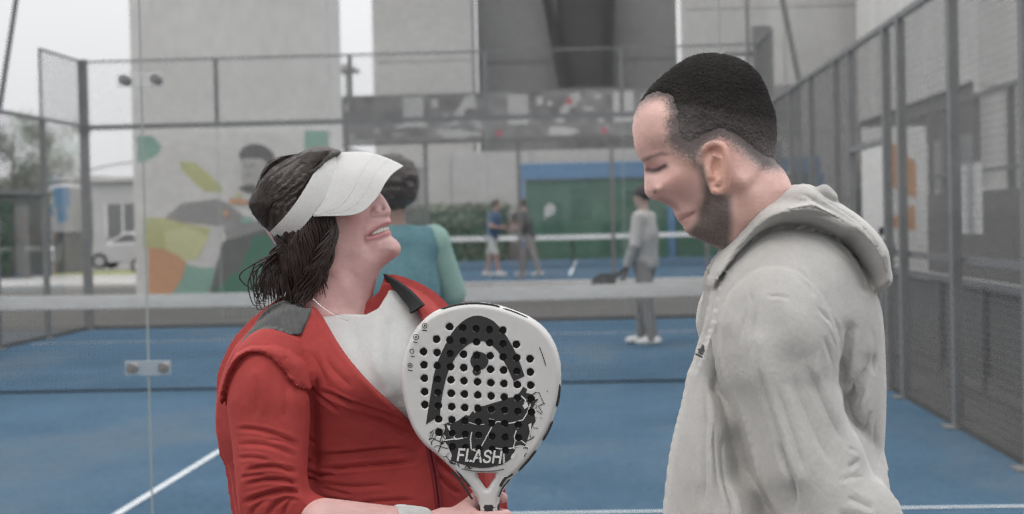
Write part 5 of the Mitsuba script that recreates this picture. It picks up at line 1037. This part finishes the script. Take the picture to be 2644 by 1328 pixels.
    # knitted shoulder yoke, a thin shell over the shoulder
    drape('shoulder_yoke', chaikin([(-0.5493,1.3421),(-0.576,1.3308),(-0.5896,1.3193),(-0.613,1.2842),(-0.6188,1.2626),(-0.6095,1.2658),(-0.5904,1.2877),(-0.5571,1.2963),(-0.5275,1.2892),(-0.5059,1.2809),(-0.5002,1.2965),(-0.4903,1.3252),(-0.4991,1.3411)], 2), near, .0070, 'rib_grey', jk, lambda X_, Z_: .0019 * np.sin((X_ * .95 + Z_ * .30) * 560), 'grey ribbed shoulder panel of the red jacket')
    # dark collar on the far side of the neck
    col = MB(); up_ = [(-0.3765,1.3823),(-0.3592,1.3752),(-0.3393,1.3654),(-0.3181,1.3516),(-0.2958,1.3311)]; lo_ = [(-0.3727,1.3741),(-0.3575,1.3618),(-0.3397,1.3454),(-0.3214,1.3276),(-0.3162,1.3181)]
    U_, L_ = smooth_line(up_, 5), smooth_line(lo_, 5); n_ = len(U_); yy = np.linspace(WY + .005, WY - .12, n_)
    Vv = np.vstack([np.c_[U_[:, 0], yy, U_[:, 1]], np.c_[L_[:, 0], yy - .012, L_[:, 1]]]); Vv = np.vstack([Vv, Vv + [.004, .012, 0]])
    Fq = []
    for i in range(n_ - 1):
        a, b, c_, d_ = i, i + 1, i + n_, i + 1 + n_; o = 2 * n_
        Fq += [[a, b, d_], [a, d_, c_], [a + o, d_ + o, b + o], [a + o, c_ + o, d_ + o], [a, a + o, b + o], [a, b + o, b], [c_, d_, d_ + o], [c_, d_ + o, c_ + o]]
    put('collar', trimesh.Trimesh(Vv, Fq, process=False), 'collar_black', jk, 40, label='black inner collar on the far shoulder')
    # zip
    zl = smooth_line([(-0.2926,1.1026),(-0.2881,1.0739),(-0.2823,1.0414),(-0.2785,1.0088),(-0.276,0.9763),(-0.2755,0.8852)], 6); y = yn(zl); y = np.convolve(np.pad(y, 3, 'edge'), np.ones(7) / 7, 'valid')
    put('zip', MB().tube(np.c_[zl[:, 0], y - .001, zl[:, 1]], .0032, 8).tube(np.c_[zl[:, 0] + .007, y - .001, zl[:, 1]], .0028, 8).out(), 'zip_red', jk, True, kind='stuff')
    # necklace
    nl = smooth_line([(-0.4898,1.3437),(-0.4668,1.3266),(-0.4404,1.3128),(-0.4206,1.3071)], 6); near2 = near
    nn = smooth_line([(-0.3672,1.3608),(-0.3574,1.3506),(-0.3525,1.3338),(-0.3583,1.314),(-0.3685,1.3042)], 6)
    mb = MB()
    for l, y0, y1 in ((nl, WY - .075, WY - .125),): mb.tube(np.c_[l[:, 0], np.linspace(y0, y1, len(l)), l[:, 1]], .0006, 6)
    put('necklace', mb.out(), 'silver', wom, True)
    return m
mat('zip_red', (.16, .012, .02), .6)
woman_clothes()
lower(wom, -.36, WY + .02, .78, -.9, .125, 'trousers_black')

# ------------------------------------------------------------------ the padel racket held up in front of her
RY = 2.88
def racket():
    rk = thing('padel_racket', 'white padel racket with black arch print and cracked black lower half, held by the woman', 'racket')
    raw = [(-0.1996,1.3388),(-0.1721,1.3357),(-0.1485,1.3288),(-0.1275,1.3207),(-0.1085,1.312),(-0.0883,1.2969),(-0.0721,1.2754),(-0.0625,1.2477),(-0.0593,1.2182),(-0.0618,1.1887),(-0.0702,1.1548),(-0.0838,1.1223),(-0.103,1.0918),(-0.1254,1.0658),(-0.1458,1.0455),(-0.1583,1.0283),(-0.167,1.0143),(-0.169,0.9847),(-0.1723,0.8363),(-0.2025,0.8367),(-0.1992,0.9851),(-0.2012,1.0096),(-0.2087,1.0226),(-0.2237,1.0409),(-0.2463,1.0657),(-0.2684,1.0867),(-0.2912,1.1051),(-0.3081,1.1305),(-0.3177,1.159),(-0.3229,1.1881),(-0.3241,1.2171),(-0.3202,1.2454),(-0.3118,1.2729),(-0.2984,1.2984),(-0.2779,1.3185),(-0.2545,1.3303),(-0.2286,1.3368)]
    out = chaikin(raw, 2); thr = [(-0.2028,1.0554),(-0.1719,1.0549),(-0.1733,1.0479),(-0.186,1.0287),(-0.1892,1.0288),(-0.2017,1.0476)]
    hole = []
    for j, n in zip(range(-2, 8), (2, 3, 4, 4, 4, 4, 4, 3, 3, 2)):
        for i in range(-n, n + 1):
            hole.append(((592 + i * 101 + j * 2.5) / 2.941 + 1030, (463 + i * 6.5 + j * 101) / 2.941 + 760))
    k = HOLES(hole)
    G = Grid((-.34, RY - .024, .82), (-.05, RY + .024, 1.36), .0016); x, z = G.x2, G.z2
    d = G.poly(out); dt = -G.poly(thr); dh = np.full(x.shape, 1.0)
    for c in k: dh = np.minimum(dh, np.hypot(x - c[0], z - c[1]) - .0058)
    T_ = .019 - .004 * sstep(1.08, 1.03, z)
    hw = dome(d, 1, .009) * T_; hw = np.where(d > 0, np.minimum(hw, np.where(dt > 0, dome(dt, 1, .006) * T_, dt)), d)
    hw = np.where((d > 0) & (dh < .004), np.minimum(hw, np.where(dh > 0, T_ * (.93 + .07 * dome(dh, 1, .002)), dh * 6)), hw)
    F = G.relief(hw, RY)
    put('head', G.mesh(F, 0), 'racket_white', rk, 40, label='white perforated racket head')
    f0 = RY - .0198
    for c in k:
        if sd2(out, np.array([c[0]]), np.array([c[1]]))[0] > .010:
            put('hole', plate(sg.Point(c).buffer(.0059, 5), RY - .0172, RY + .0172), 'hole_black', rk, False)
    disc = shapely.union_all([sg.Point(c).buffer(.0061, 10) for c in k])
    def pr(name, poly, m, o, cut=True, kind=None):
        g = (poly if hasattr(poly, 'geom_type') else sg.Polygon(poly)).buffer(0)
        if cut: g = g.difference(disc)
        put(name, plate(g, f0 - o - .0002, f0 - o + .0003), m, rk, False, kind=kind)
    arch = sg.Polygon(np.vstack([smooth_line(ZP('205,990 230,830 265,620 300,500 350,390 420,270 500,195 570,165 640,168 720,205 790,280 850,370 900,470 935,560 955,620'), 5), smooth_line(ZP('872,660 840,590 800,510 750,430 690,378 640,357 580,360 520,388 450,455 400,535 365,620 340,720 320,830 312,935'), 5), ZP('275,945')]))
    pr('arch_print', arch, 'print_black', 0)
    dot = sg.Point(ZP('612,505')[0]).buffer(.0148, 20).union(sg.Point(ZP('592,585')[0]).buffer(.0068, 14)); pr('dot_print', dot, 'print_black', 0)
    pat = sg.Polygon(ZP('345,985 368,975 395,962 420,972 450,958 478,940 510,915 535,922 560,888 600,895 618,852 660,842 700,830 760,812 830,785 870,778 900,765 925,735 945,700 975,718 965,745 1020,760 1030,790 1035,830 1012,870 1030,905 1040,960 1010,1010 990,1060 975,1110 960,1150 925,1140 890,1165 870,1215 850,1250 829,1265 790,1290 738,1303 680,1315 618,1318 560,1310 500,1296 440,1278 394,1262 405,1220 385,1180 375,1150 350,1120 360,1080 335,1060 352,1020'))
    pr('cracked_print', pat, 'print_black', 0)
    ln = lambda l, w: shapely.union_all([sg.LineString(ZP(q)).buffer(.75 * w * a, cap_style='flat', join_style='mitre') for q, a in l])
    wl = ln([('555,1045 545,1100 552,1175', 1.4), ('708,1005 662,1090 630,1150 560,1180 600,1195', 1.2), ('690,945 720,950 735,978 745,965 775,965', 1), ('1000,830 975,900 945,950 880,970 800,985', 1.3), ('895,1030 878,1075 885,1110 920,1100 965,1132', 1.2), ('730,1165 780,1172 860,1165 920,1145', 1.2),
             ('370,1000 400,1050 432,1100 490,1090', 1.5), ('530,970 600,992 650,985', .8), ('885,1110 870,1165 905,1180', 1), ('930,770 965,800 950,850', 1.6), ('600,855 575,900', .9), ('345,1110 400,1100 440,1095', 1.4)], .0009)
    wl = wl.intersection(pat); pr('crack_lines', wl, 'print_white', .0006)
    tri = shapely.union_all([sg.Polygon(ZP(q)) for q in ('940,840 975,815 985,850 955,870', '860,1215 885,1195 905,1225 880,1255 850,1240', '985,985 1010,975 1000,1060', '365,990 392,1000 385,1030')]); pr('crack_chips', tri.intersection(pat.buffer(.004)), 'print_white', .0008)
    # net of fine black cracks at the rim
    from scipy.spatial import Voronoi
    rr = np.random.default_rng(4); cr_ = []
    for poly, n in ((ZP('1020,670 1140,650 1130,760 1090,900 1070,1000 1010,1110 960,1230 880,1290 850,1270 960,1150 1040,960 1035,830 1000,740'), 64), (ZP('345,985 240,1040 210,1090 260,1160 330,1240 400,1290 480,1320 600,1335 620,1318 500,1296 394,1262 375,1150 335,1060'), 70)):
        pg = sg.Polygon(poly); b = pg.bounds; p = rr.uniform(b[:2], b[2:], (n, 2)); v = Voronoi(p)
        for a, c in v.ridge_vertices:
            if a >= 0 and c >= 0: 
                l = sg.LineString([v.vertices[a], v.vertices[c]])
                if rr.random() < .72: cr_.append(l.buffer(rr.uniform(.0003, .0009)).intersection(pg))
        for _ in range(9):
            q = rr.uniform(b[:2], b[2:]); s = rr.uniform(.002, .0045); cr_.append(sg.Polygon(q + rr.normal(0, s, (5, 2))).convex_hull.intersection(pg.intersection(pat.buffer(.010))))
    cr_.append(ln([('1068,400 1095,470 1116,540', 1.0)], .0009))
    cr_.append(ln([('480,1325 560,1340 640,1345 740,1338 800,1325', 1.0)], .0008))
    pr('fine_cracks', shapely.union_all(cr_).intersection(sg.Polygon(out).buffer(-.007)), 'print_black', .0004, kind='stuff')
    # lettering in the dark patch
    t = meshkit.text_mesh('FLASH', .0205, .0005, bold=True); v = np.array(t.vertices); wd = v[:, 0].max(); a, b = ZP('432,1262')[0], ZP('775,1282')[0]
    e = np.array(b) - a; k1 = np.linalg.norm(e) / wd; e /= np.linalg.norm(e); n_ = np.array([-e[1], e[0]])
    P = np.array(a) + v[:, :1] * k1 * e + v[:, 1:2] * (n_ + .10 * e); P = np.c_[P[:, 0], f0 - .0012 - v[:, 2], P[:, 1]]
    put('lettering', trimesh.Trimesh(P, t.faces, process=False), 'print_white', rk, False)
    pr('lettering_slash', ln([('520,1282 585,1190', 1)], .0009).union(ln([('575,1284 640,1194', 1)], .0009)), 'print_black', .0020, False)
    pr('small_mark', ln([('795,1205 795,1285', 1), ('805,1205 805,1285', .8)], .0008), 'print_white', .0008)
    ic = shapely.union_all([sg.Point(ZP(q)[0]).buffer(r).difference(sg.Point(ZP(q)[0]).buffer(r - .0011)) for q, r in (('195,238', .0046), ('130,325', .0048), ('98,432', .0040), ('85,540', .0042))] + [sg.Point(ZP(q)[0]).buffer(.0016) for q in ('195,238', '130,325', '85,540')] + [sg.LineString(ZP(q)).buffer(.0007) for q in ('178,272 212,276', '112,362 140,366', '92,470 118,474', '70,575 100,580')])
    pr('small_icons', ic, 'print_black', 0)
    # black edging pieces on the guard along the top and sides
    ed = MB(); E_ = np.array(out); 
    for seg in ([(-0.2558,1.329),(-0.2286,1.3356),(-0.1996,1.3375),(-0.1772,1.3352)], [(-0.1945,1.3368),(-0.1721,1.3344),(-0.1581,1.3303)], [(-0.153,1.3276),(-0.1339,1.3209),(-0.1123,1.3108)], [(-0.0622,1.2015),(-0.0639,1.1823),(-0.0681,1.1632)], [(-0.075,1.1414),(-0.0831,1.1236),(-0.0924,1.1083)], [(-0.103,1.0931),(-0.1162,1.0766),(-0.1333,1.0588)]):
        l = smooth_line(seg, 5); l3 = np.c_[l[:, 0], np.full(len(l), RY - .0125), l[:, 1]]; ed.tube(l3, np.r_[.0006, np.full(len(l) - 2, .0019), .0006], 6)
    put('edge_guard', ed.out(), 'print_black', rk, True, kind='stuff')
    for i, seg in enumerate(([(-0.2426,1.0592),(-0.2313,1.0462),(-0.2201,1.0292),(-0.2114,1.0149)], [(-0.2348,1.0617),(-0.2236,1.046),(-0.2148,1.0356)], [(-0.149,1.0449),(-0.1595,1.0322),(-0.1663,1.0181)], [(-0.1449,1.0539),(-0.1553,1.0476),(-0.1633,1.0361)])):
        pr('throat_print', sg.LineString(smooth_line(seg, 4)).buffer((.0018, .0016, .0014, .0024)[i]), 'print_black', -.0036 if True else 0, False)
    gp = MB(); a, b = np.array([(-0.184,1.0042)][0]), np.array([(-0.1871,0.8365)][0]); ps = [np.array([*(a * (1 - t) + b * t)]) for t in np.linspace(0, 1, 40)]
    gp.tube([[p[0], RY, p[1]] for p in ps], [.0168 + .0008 * (i % 2) for i in range(40)], 14)
    put('grip', gp.out(), 'print_black', rk, 60)
    # her hand on the grip: palm behind, fingers wrapped across the front
    w = np.array([(-0.2689,0.9729)][0]); h = np.array([(-0.1849,0.9901)][0])
    def C(pts, r): return [np.array(p) for p in pts], r
    Gh = Grid((w[0] - .12, RY - .07, w[1] - .085), (h[0] + .06, RY + .06, h[1] + .05), .0022)
    X0, Z0 = h
    wr_ = np.array([w[0], RY - .012, w[1] - .004])
    Fh = Gh.cone(wr_ - [.10, .03, .006], wr_, .031, .0255)
    palm = [np.array([X0 - .030, RY - .006, Z0 - .005 - .021 * i]) for i in range(4)]
    for i, p in enumerate(palm): Fh = smin(Fh, Gh.cone(wr_ + [.012, .0, .012 - .012 * i], p, .0185, .0145), .014)
    for i, p in enumerate(palm):
        r = (.0096, .0100, .0096, .0085)[i]; zz = p[2]
        ch = [p, np.array([X0 - .012, RY - .030, zz + .001]), np.array([X0 + .018, RY - .0275, zz + .001]), np.array([X0 + .0285, RY - .004, zz]), np.array([X0 + .018, RY + .018, zz])]
        Fh = smin(Fh, Gh.chain(ch, [r * 1.2, r, r * .98, r * .92, r * .85], .003), .004)
    th = [wr_ + [.03, .012, .016], np.array([X0 - .022, RY + .024, Z0 + .016]), np.array([X0 + .006, RY + .027, Z0 + .022]), np.array([X0 + .022, RY + .018, Z0 + .020])]
    Fh = smin(Fh, Gh.chain(th, [.0145, .0125, .011, .0095], .006), .008)
    m = Gh.mesh(Fh, 1); v = np.array(m.vertices); c = np.tile([.54, .33, .315], (len(v), 1)) * (.86 + .28 * meshkit.fbm(v * 80, 3, 1)[:, None])
    put('hand', m, 'skin', wom, True, color=c)
    # forearm between sleeve and wrist, and the white wristband
    fa = np.array([(-0.4261,0.9855)][0]); Gf = Grid((fa[0] - .09, RY - .13, fa[1] - .10), (w[0] + .01, RY + .05, fa[1] + .06), .003)
    a3 = np.array([fa[0] - .02, RY - .075, fa[1]]); b3 = wr_ - [.012, 0, .0]
    Ff = Gf.cone(a3, b3, .043, .0262)
    m = Gf.mesh(Ff, 1); v = np.array(m.vertices); c = np.tile([.54, .33, .315], (len(v), 1)) * (.88 + .24 * meshkit.fbm(v * 60, 3, 1)[:, None]); put('forearm', m, 'skin', wom, True, color=c)
    dd = (b3 - a3); dd /= np.linalg.norm(dd); L0 = np.linalg.norm(b3 - a3); rad = lambda t: .043 + (.0262 - .043) * t / L0
    t0, t1 = L0 - .062, L0 - .004
    tt = np.linspace(t0, t1, 12); put('wristband', MB().tube([a3 + dd * t for t in tt], [rad(t) + .0048 - .003 * abs((i - 5.5) / 5.5) ** 6 for i, t in enumerate(tt)], 28).out(), 'shirt_white', wom, 60, label='white wristband')
def ZP(s):
    """Print coordinates of the racket face, in the pixels of its own artwork, to metres on the face."""
    o = []
    for q in s.split():
        a, b = map(float, q.split(',')); o.append((R0[0] + a * RU[0] + b * RV[0], R0[1] + a * RU[1] + b * RV[1]))
    return o
_o = [(-0.3238,1.355),(-0.1069,1.3506),(-0.3289,1.1377)]; R0 = np.array(_o[0]); RU = (np.array(_o[1]) - R0) / 1000; RV = (np.array(_o[2]) - R0) / 1000
HOLES = lambda L: ZP(' '.join('%g,%g' % ((a - 1030) * 2.941, (b - 760) * 2.941) for a, b in L))
mat('racket_white', mottle((.53, .53, .527), 8, .08, 60, .05), .35, spec=.5, clearcoat=.3)
mat('hole_black', (.012, .012, .012), .8, spec=.1); mat('print_black', (.022, .022, .023), .4, spec=.5); mat('print_white', (.6, .6, .6), .4)
racket()
# ------------------------------------------------------------------ players further off
def figure(label, x, y, yaw, H, arms, top, tcol, bottom, bcol, hair, skin=(.42, .26, .22), h=.012, group=None, sleeve=1.0, shorts=False, lean=0., step=(0, 0), cap=None, hk=1.0, tl='shirt', build=1.0):
    k = thing('person', label, 'person', group)
    c, sn = math.cos(yaw), math.sin(yaw); s = H / 1.78; base = figure.z
    L = lambda f, l, z: np.array([x + c * f - sn * l, y + sn * f + c * l, base + z * s])
    hip, neck = (0, 0, .93), (lean, 0, 1.46)
    sh = [L(lean, q * .185 * build, 1.42) for q in (-1, 1)]
    head = np.array([lean * 1.25 + .02, 0, 1.66])
    lo, hi = (x - .75, y - .75, base - .02), (x + .75, y + .75, base + H + .08)
    # body: head, neck, arms, hands, legs in one piece
    G = Grid((x - .62, y - .62, base - .01), (x + .62, y + .62, base + H + .05), h)
    hd = L(*head); F = G.ell(hd, (.080 * s, .080 * s, .112 * s)); F = smin(F, G.cone(L(head[0] + .055, 0, 1.60), L(head[0] + .03, 0, 1.585), .035 * s, .05 * s), .03)
    F = smin(F, G.cone(L(head[0] + .085, 0, 1.655), L(head[0] + .105, 0, 1.635), .010, .014), .012)
    for q in (-1, 1): F = smin(F, G.cone(L(head[0] - .005, q * .08, 1.67), L(head[0] - .01, q * .082, 1.63), .012, .010), .01)
    F = smin(F, G.cone(L(*neck), L(head[0] - .01, 0, 1.6), .06 * s, .055 * s), .03)
    F = smin(F, G.chain([L(0, 0, .95), L(lean * .6, 0, 1.25), L(lean, 0, 1.40)], [.10 * s, .105 * s, .085 * s], .05), .05)
    J = []
    for i, q in enumerate((-1, 1)):
        e, w = L(*arms[i][0]), L(*arms[i][1]); J.append((sh[i], e, w))
        F = smin(F, G.chain([sh[i], e, w], [.052 * s, .040 * s, .028 * s], .02), .03)
        d = (w - e); d /= np.linalg.norm(d); sd = np.cross(d, [0, 0, 1.0]); sd /= np.linalg.norm(sd) + 1e-9
        for j in range(4): F = smin(F, G.cone(w + d * .03, w + d * (.15 + .01 * (j in (1, 2))) * s + sd * (j - 1.5) * .02 - np.array([0, 0, .015]), .024 * s, .010 * s), .010)
        F = smin(F, G.cone(w + d * .03 + sd * .02, w + d * .09 + sd * .055, .016, .011), .01)
    legs = []
    for i, q in enumerate((-1, 1)):
        l = [L(0, q * .09, .90), L(step[i] * .55 + .02, q * .10, .50), L(step[i], q * .11, .07)]; legs.append(l); F = smin(F, G.chain(l, [.085 * s, .060 * s, .042 * s], .02), .03)
    m = G.mesh(F, 1); v = np.array(m.vertices); col = np.tile(skin, (len(v), 1)) * (.88 + .24 * meshkit.fbm(v * 14, 3, 1)[:, None])
    f_ = (v - hd) @ np.array([c, sn, 0]); l_ = np.abs((v - hd) @ np.array([-sn, c, 0])); u_ = v[:, 2] - hd[2]
    eye = (f_ > .05 * s) & (np.hypot(l_ - .032 * s, u_ - .005) < .011); col[eye] = [.06, .04, .04]
    mo = (f_ > .05 * s) & (l_ < .026) & (np.abs(u_ + .068 * s) < .007); col[mo] = [.28, .10, .10]
    put('body', m, 'skin', k, True, color=col)
    # hair
    Gh = Grid(hd - .24, hd + .24, min(h, .008)); o = L(head[0] - .018 * hk, 0, 1.69)
    Fh = Gh.ell(o, (.094 * s * hk, .094 * s * hk, .10 * s * hk)); cutp = L(head[0] + .045, 0, 1.66); pl = (Gh.X - cutp[0]) * c + (Gh.Y - cutp[1]) * sn - (Gh.Z - cutp[2]) * .55
    Fh = smax(Fh, pl + 0 * Fh, .01); Fh = smax(Fh, L(0, 0, 1.585 if hk < 1.2 else 1.52)[2] - Gh.Z + 0 * Fh, .02)
    put('hair', rough(Gh.mesh(Fh, 1), .02 * hk, 38 if hk > 1.2 else 90, 2), hair, k, True)
    if cap:
        Fc = smax(Gh.ell(o, (.104 * s, .104 * s, .108 * s)), o[2] - .005 - Gh.Z + 0 * Fh, .006); b = L(head[0] + .08, 0, 1.705); e = L(head[0] + .17, 0, 1.69)
        Fc = smin(Fc, np.maximum(Gh.cone(b, e, .075, .05), np.abs(Gh.Z - (b[2] + e[2]) / 2) - .008), .006); put('cap', Gh.mesh(Fc, 1), cap, k, True)
    # top
    G2 = Grid((x - .55, y - .55, base + .74 * s), (x + .55, y + .55, base + 1.58 * s), h)
    F = G2.cone(L(0, -.06, .90), L(0, .06, .90), .125 * s * build, .125 * s * build)
    for q in (-1, 1): F = smin(F, G2.chain([L(0, q * .06, .92), L(lean * .6, q * .075, 1.2), L(lean, q * .10, 1.37)], [.115 * s * build, .122 * s * build, .098 * s * build], .05), .05)
    F = smin(F, G2.chain([L(0, 0, .92), L(lean * .6, 0, 1.25), L(lean, 0, 1.40)], [.135 * s, .142 * s, .112 * s], .05), .05)
    F = smin(F, G2.cone(L(lean, -.15, 1.42), L(lean, .15, 1.42), .070 * s, .070 * s), .05)
    for a, e, w in J:
        if sleeve >= 1: F = smin(F, G2.chain([a, e, e + (w - e) * .92], [.072 * s, .060 * s, .044 * s], .02), .03)
        else: F = smin(F, G2.chain([a, a + (e - a) * sleeve], [.074 * s, .066 * s], .02), .03)
    F = F + .014 * (meshkit.fbm(np.stack(np.broadcast_arrays(G2.X * 9, G2.Y * 9, G2.Z * 5), -1)[::1], 2, 3) - .5).astype(np.float32); F = smax(F, L(0, 0, .84)[2] - G2.Z + 0 * F, .01)
    put(tl, G2.mesh(F, 1), tcol, k, True)
    # legs
    G3 = Grid((x - .55, y - .55, base + .02), (x + .55, y + .55, base + 1.02 * s), h)
    F = G3.cone(L(0, -.06, .92), L(0, .06, .92), .118 * s, .118 * s)
    for l in legs: F = smin(F, G3.chain(l, [.105 * s, .088 * s if shorts else .074 * s, .060 * s], .02), .04)
    if shorts: F = smax(F, L(0, 0, .52)[2] - G3.Z + 0 * F, .01)
    put('shorts' if shorts else 'trousers', G3.mesh(F, 1), bcol, k, True)
    for i, l in enumerate(legs):
        a = l[2] - np.array([0, 0, .07 * s]); fw = np.array([c, sn, 0]); Gs = Grid(a - [.3, .3, .02], a + [.3, .3, .16], .010)
        f = Gs.chain([a - fw * .06 + [0, 0, .05], a + fw * .06 + [0, 0, .045], a + fw * .17 + [0, 0, .036]], [.05, .05, .038], .02); f = smin(f, Gs.cone(a + [0, 0, .06], a + [0, 0, .11], .045, .045), .02); f = np.maximum(f, base + .006 - Gs.Z + 0 * f)
        put('shoe', Gs.mesh(f, 1), 'shoe_white', k, True)
    return k, J
figure.z = 0
def small_racket(label, p, up, face, m='racket_white', group=None):
    k = thing('padel_racket', label, 'racket', group); up = np.asarray(up, float); up /= np.linalg.norm(up); n = np.asarray(face, float); n -= up * (n @ up); n /= np.linalg.norm(n); s = np.cross(up, n)
    o = chaikin([(-.02, 0), (-.018, .15), (-.08, .21), (-.13, .30), (-.13, .38), (-.09, .45), (0, .475), (.09, .45), (.13, .38), (.13, .30), (.08, .21), (.018, .15), (.02, 0)], 2)
    g = sg.Polygon(o).difference(shapely.union_all([sg.Point(i * .042, .335 + j * .042).buffer(.008, 6) for i in (-2, -1, 0, 1, 2) for j in (-1, 0, 1, 2)]))
    mm = plate(g, -.018, .018); v = np.array(mm.vertices); mm = trimesh.Trimesh(np.asarray(p) + v[:, :1] * s + v[:, 2:] * up + v[:, 1:2] * n, mm.faces, process=False)
    put('head', mm, m, k, 30); a = np.asarray(p); put('grip', MB().tube([a - up * .01, a + up * .13], .021, 12).out(), 'black_paint', k)
mat('teal_shirt', knit((.125, .24, .275), .3), .9, spec=.1); mat('teal_pale', knit((.25, .38, .34), .1), .9, spec=.1)
mat('grey_cloth', knit((.38, .38, .375), .2), .9, spec=.1); mat('mid_grey_cloth', knit((.25, .25, .25), .3), .9, spec=.1); mat('blue_cloth', knit((.06, .12, .22), .2), .9, spec=.1); mat('dark_cloth', knit((.085, .088, .088), .2), .9, spec=.1)
mat('beige_cloth', knit((.30, .29, .275), .2), .9, spec=.1); mat('white_cloth', knit((.55, .57, .56), .1), .9, spec=.1); mat('cap_dark', knit((.05, .05, .05), .2), .9)
# man in teal behind the woman, seen from behind
k, J = figure('man with bushy dark hair and teal sleeves behind the visor of the woman', -.88, 7.6, 2.0, 1.74, [((.04, -.30, 1.13), (.12, -.24, .90)), ((.04, .28, 1.13), (.2, .22, .95))], 'shirt', 'teal_shirt', 'trousers', 'trousers_black', 'hair_dark', (.24, .15, .125), .0085, sleeve=.0, hk=1.30, build=.98)
G2 = Grid((-1.5, 6.9, 1.0), (-.2, 8.3, 1.6), .0085); F = None
for a, e, w in J:
    c_ = G2.chain([a + (J[0][0] + J[1][0] - 2 * a) * .10, a, a + (e - a) * .80], [.062, .074, .066], .02); F = c_ if F is None else np.minimum(F, c_)
put('sleeves', G2.mesh(F, 1), 'teal_pale', k, True, label='pale teal sleeves')
figure('man in dark cap and grey jacket standing beyond the net of the near court', .58, 20.5, 2.75, 1.86, [((.05, -.27, 1.12), (.22, -.20, .95)), ((.02, .27, 1.12), (.14, .22, .88))], 'jacket', 'grey_cloth', 'trousers', 'mid_grey_cloth', 'hair_dark', (.34, .25, .215), cap='cap_dark', tl='jacket', step=(.10, -.12))
small_racket('dark padel racket carried low by the man in the dark cap', (.36, 20.32, .90), (-.75, -.1, -.5), (.2, -1, .3), 'dark_cloth')
figure.z = SZ
figure('player in blue shirt and white shorts on the far court', -2.42, 41, -.35, 1.80, [((.12, -.30, 1.15), (.34, -.16, 1.12)), ((.12, .28, 1.15), (.34, .16, 1.14))], 'shirt', 'blue_cloth', 'shorts', 'white_cloth', 'hair_dark', shorts=True, sleeve=.55, lean=.10, step=(.22, -.20), h=.015)
figure('player in dark shirt and beige trousers on the far court beside the blue shirted one', -1.52, 40.6, 2.9, 1.80, [((.14, -.28, 1.16), (.36, -.16, 1.22)), ((.12, .28, 1.14), (.34, .15, 1.1))], 'shirt', 'dark_cloth', 'trousers', 'beige_cloth', 'hair_dark', sleeve=.55, lean=.12, step=(.20, -.26), h=.015)
small_racket('padel racket held by the player in blue on the far court', (-2.06, 40.9, 1.35), (.7, -.1, .6), (0, -1, 0), 'dark_cloth')
small_racket('padel racket raised by the player in the dark shirt on the far court', (-1.2, 40.55, 1.45), (.5, 0, .8), (0, -1, 0))
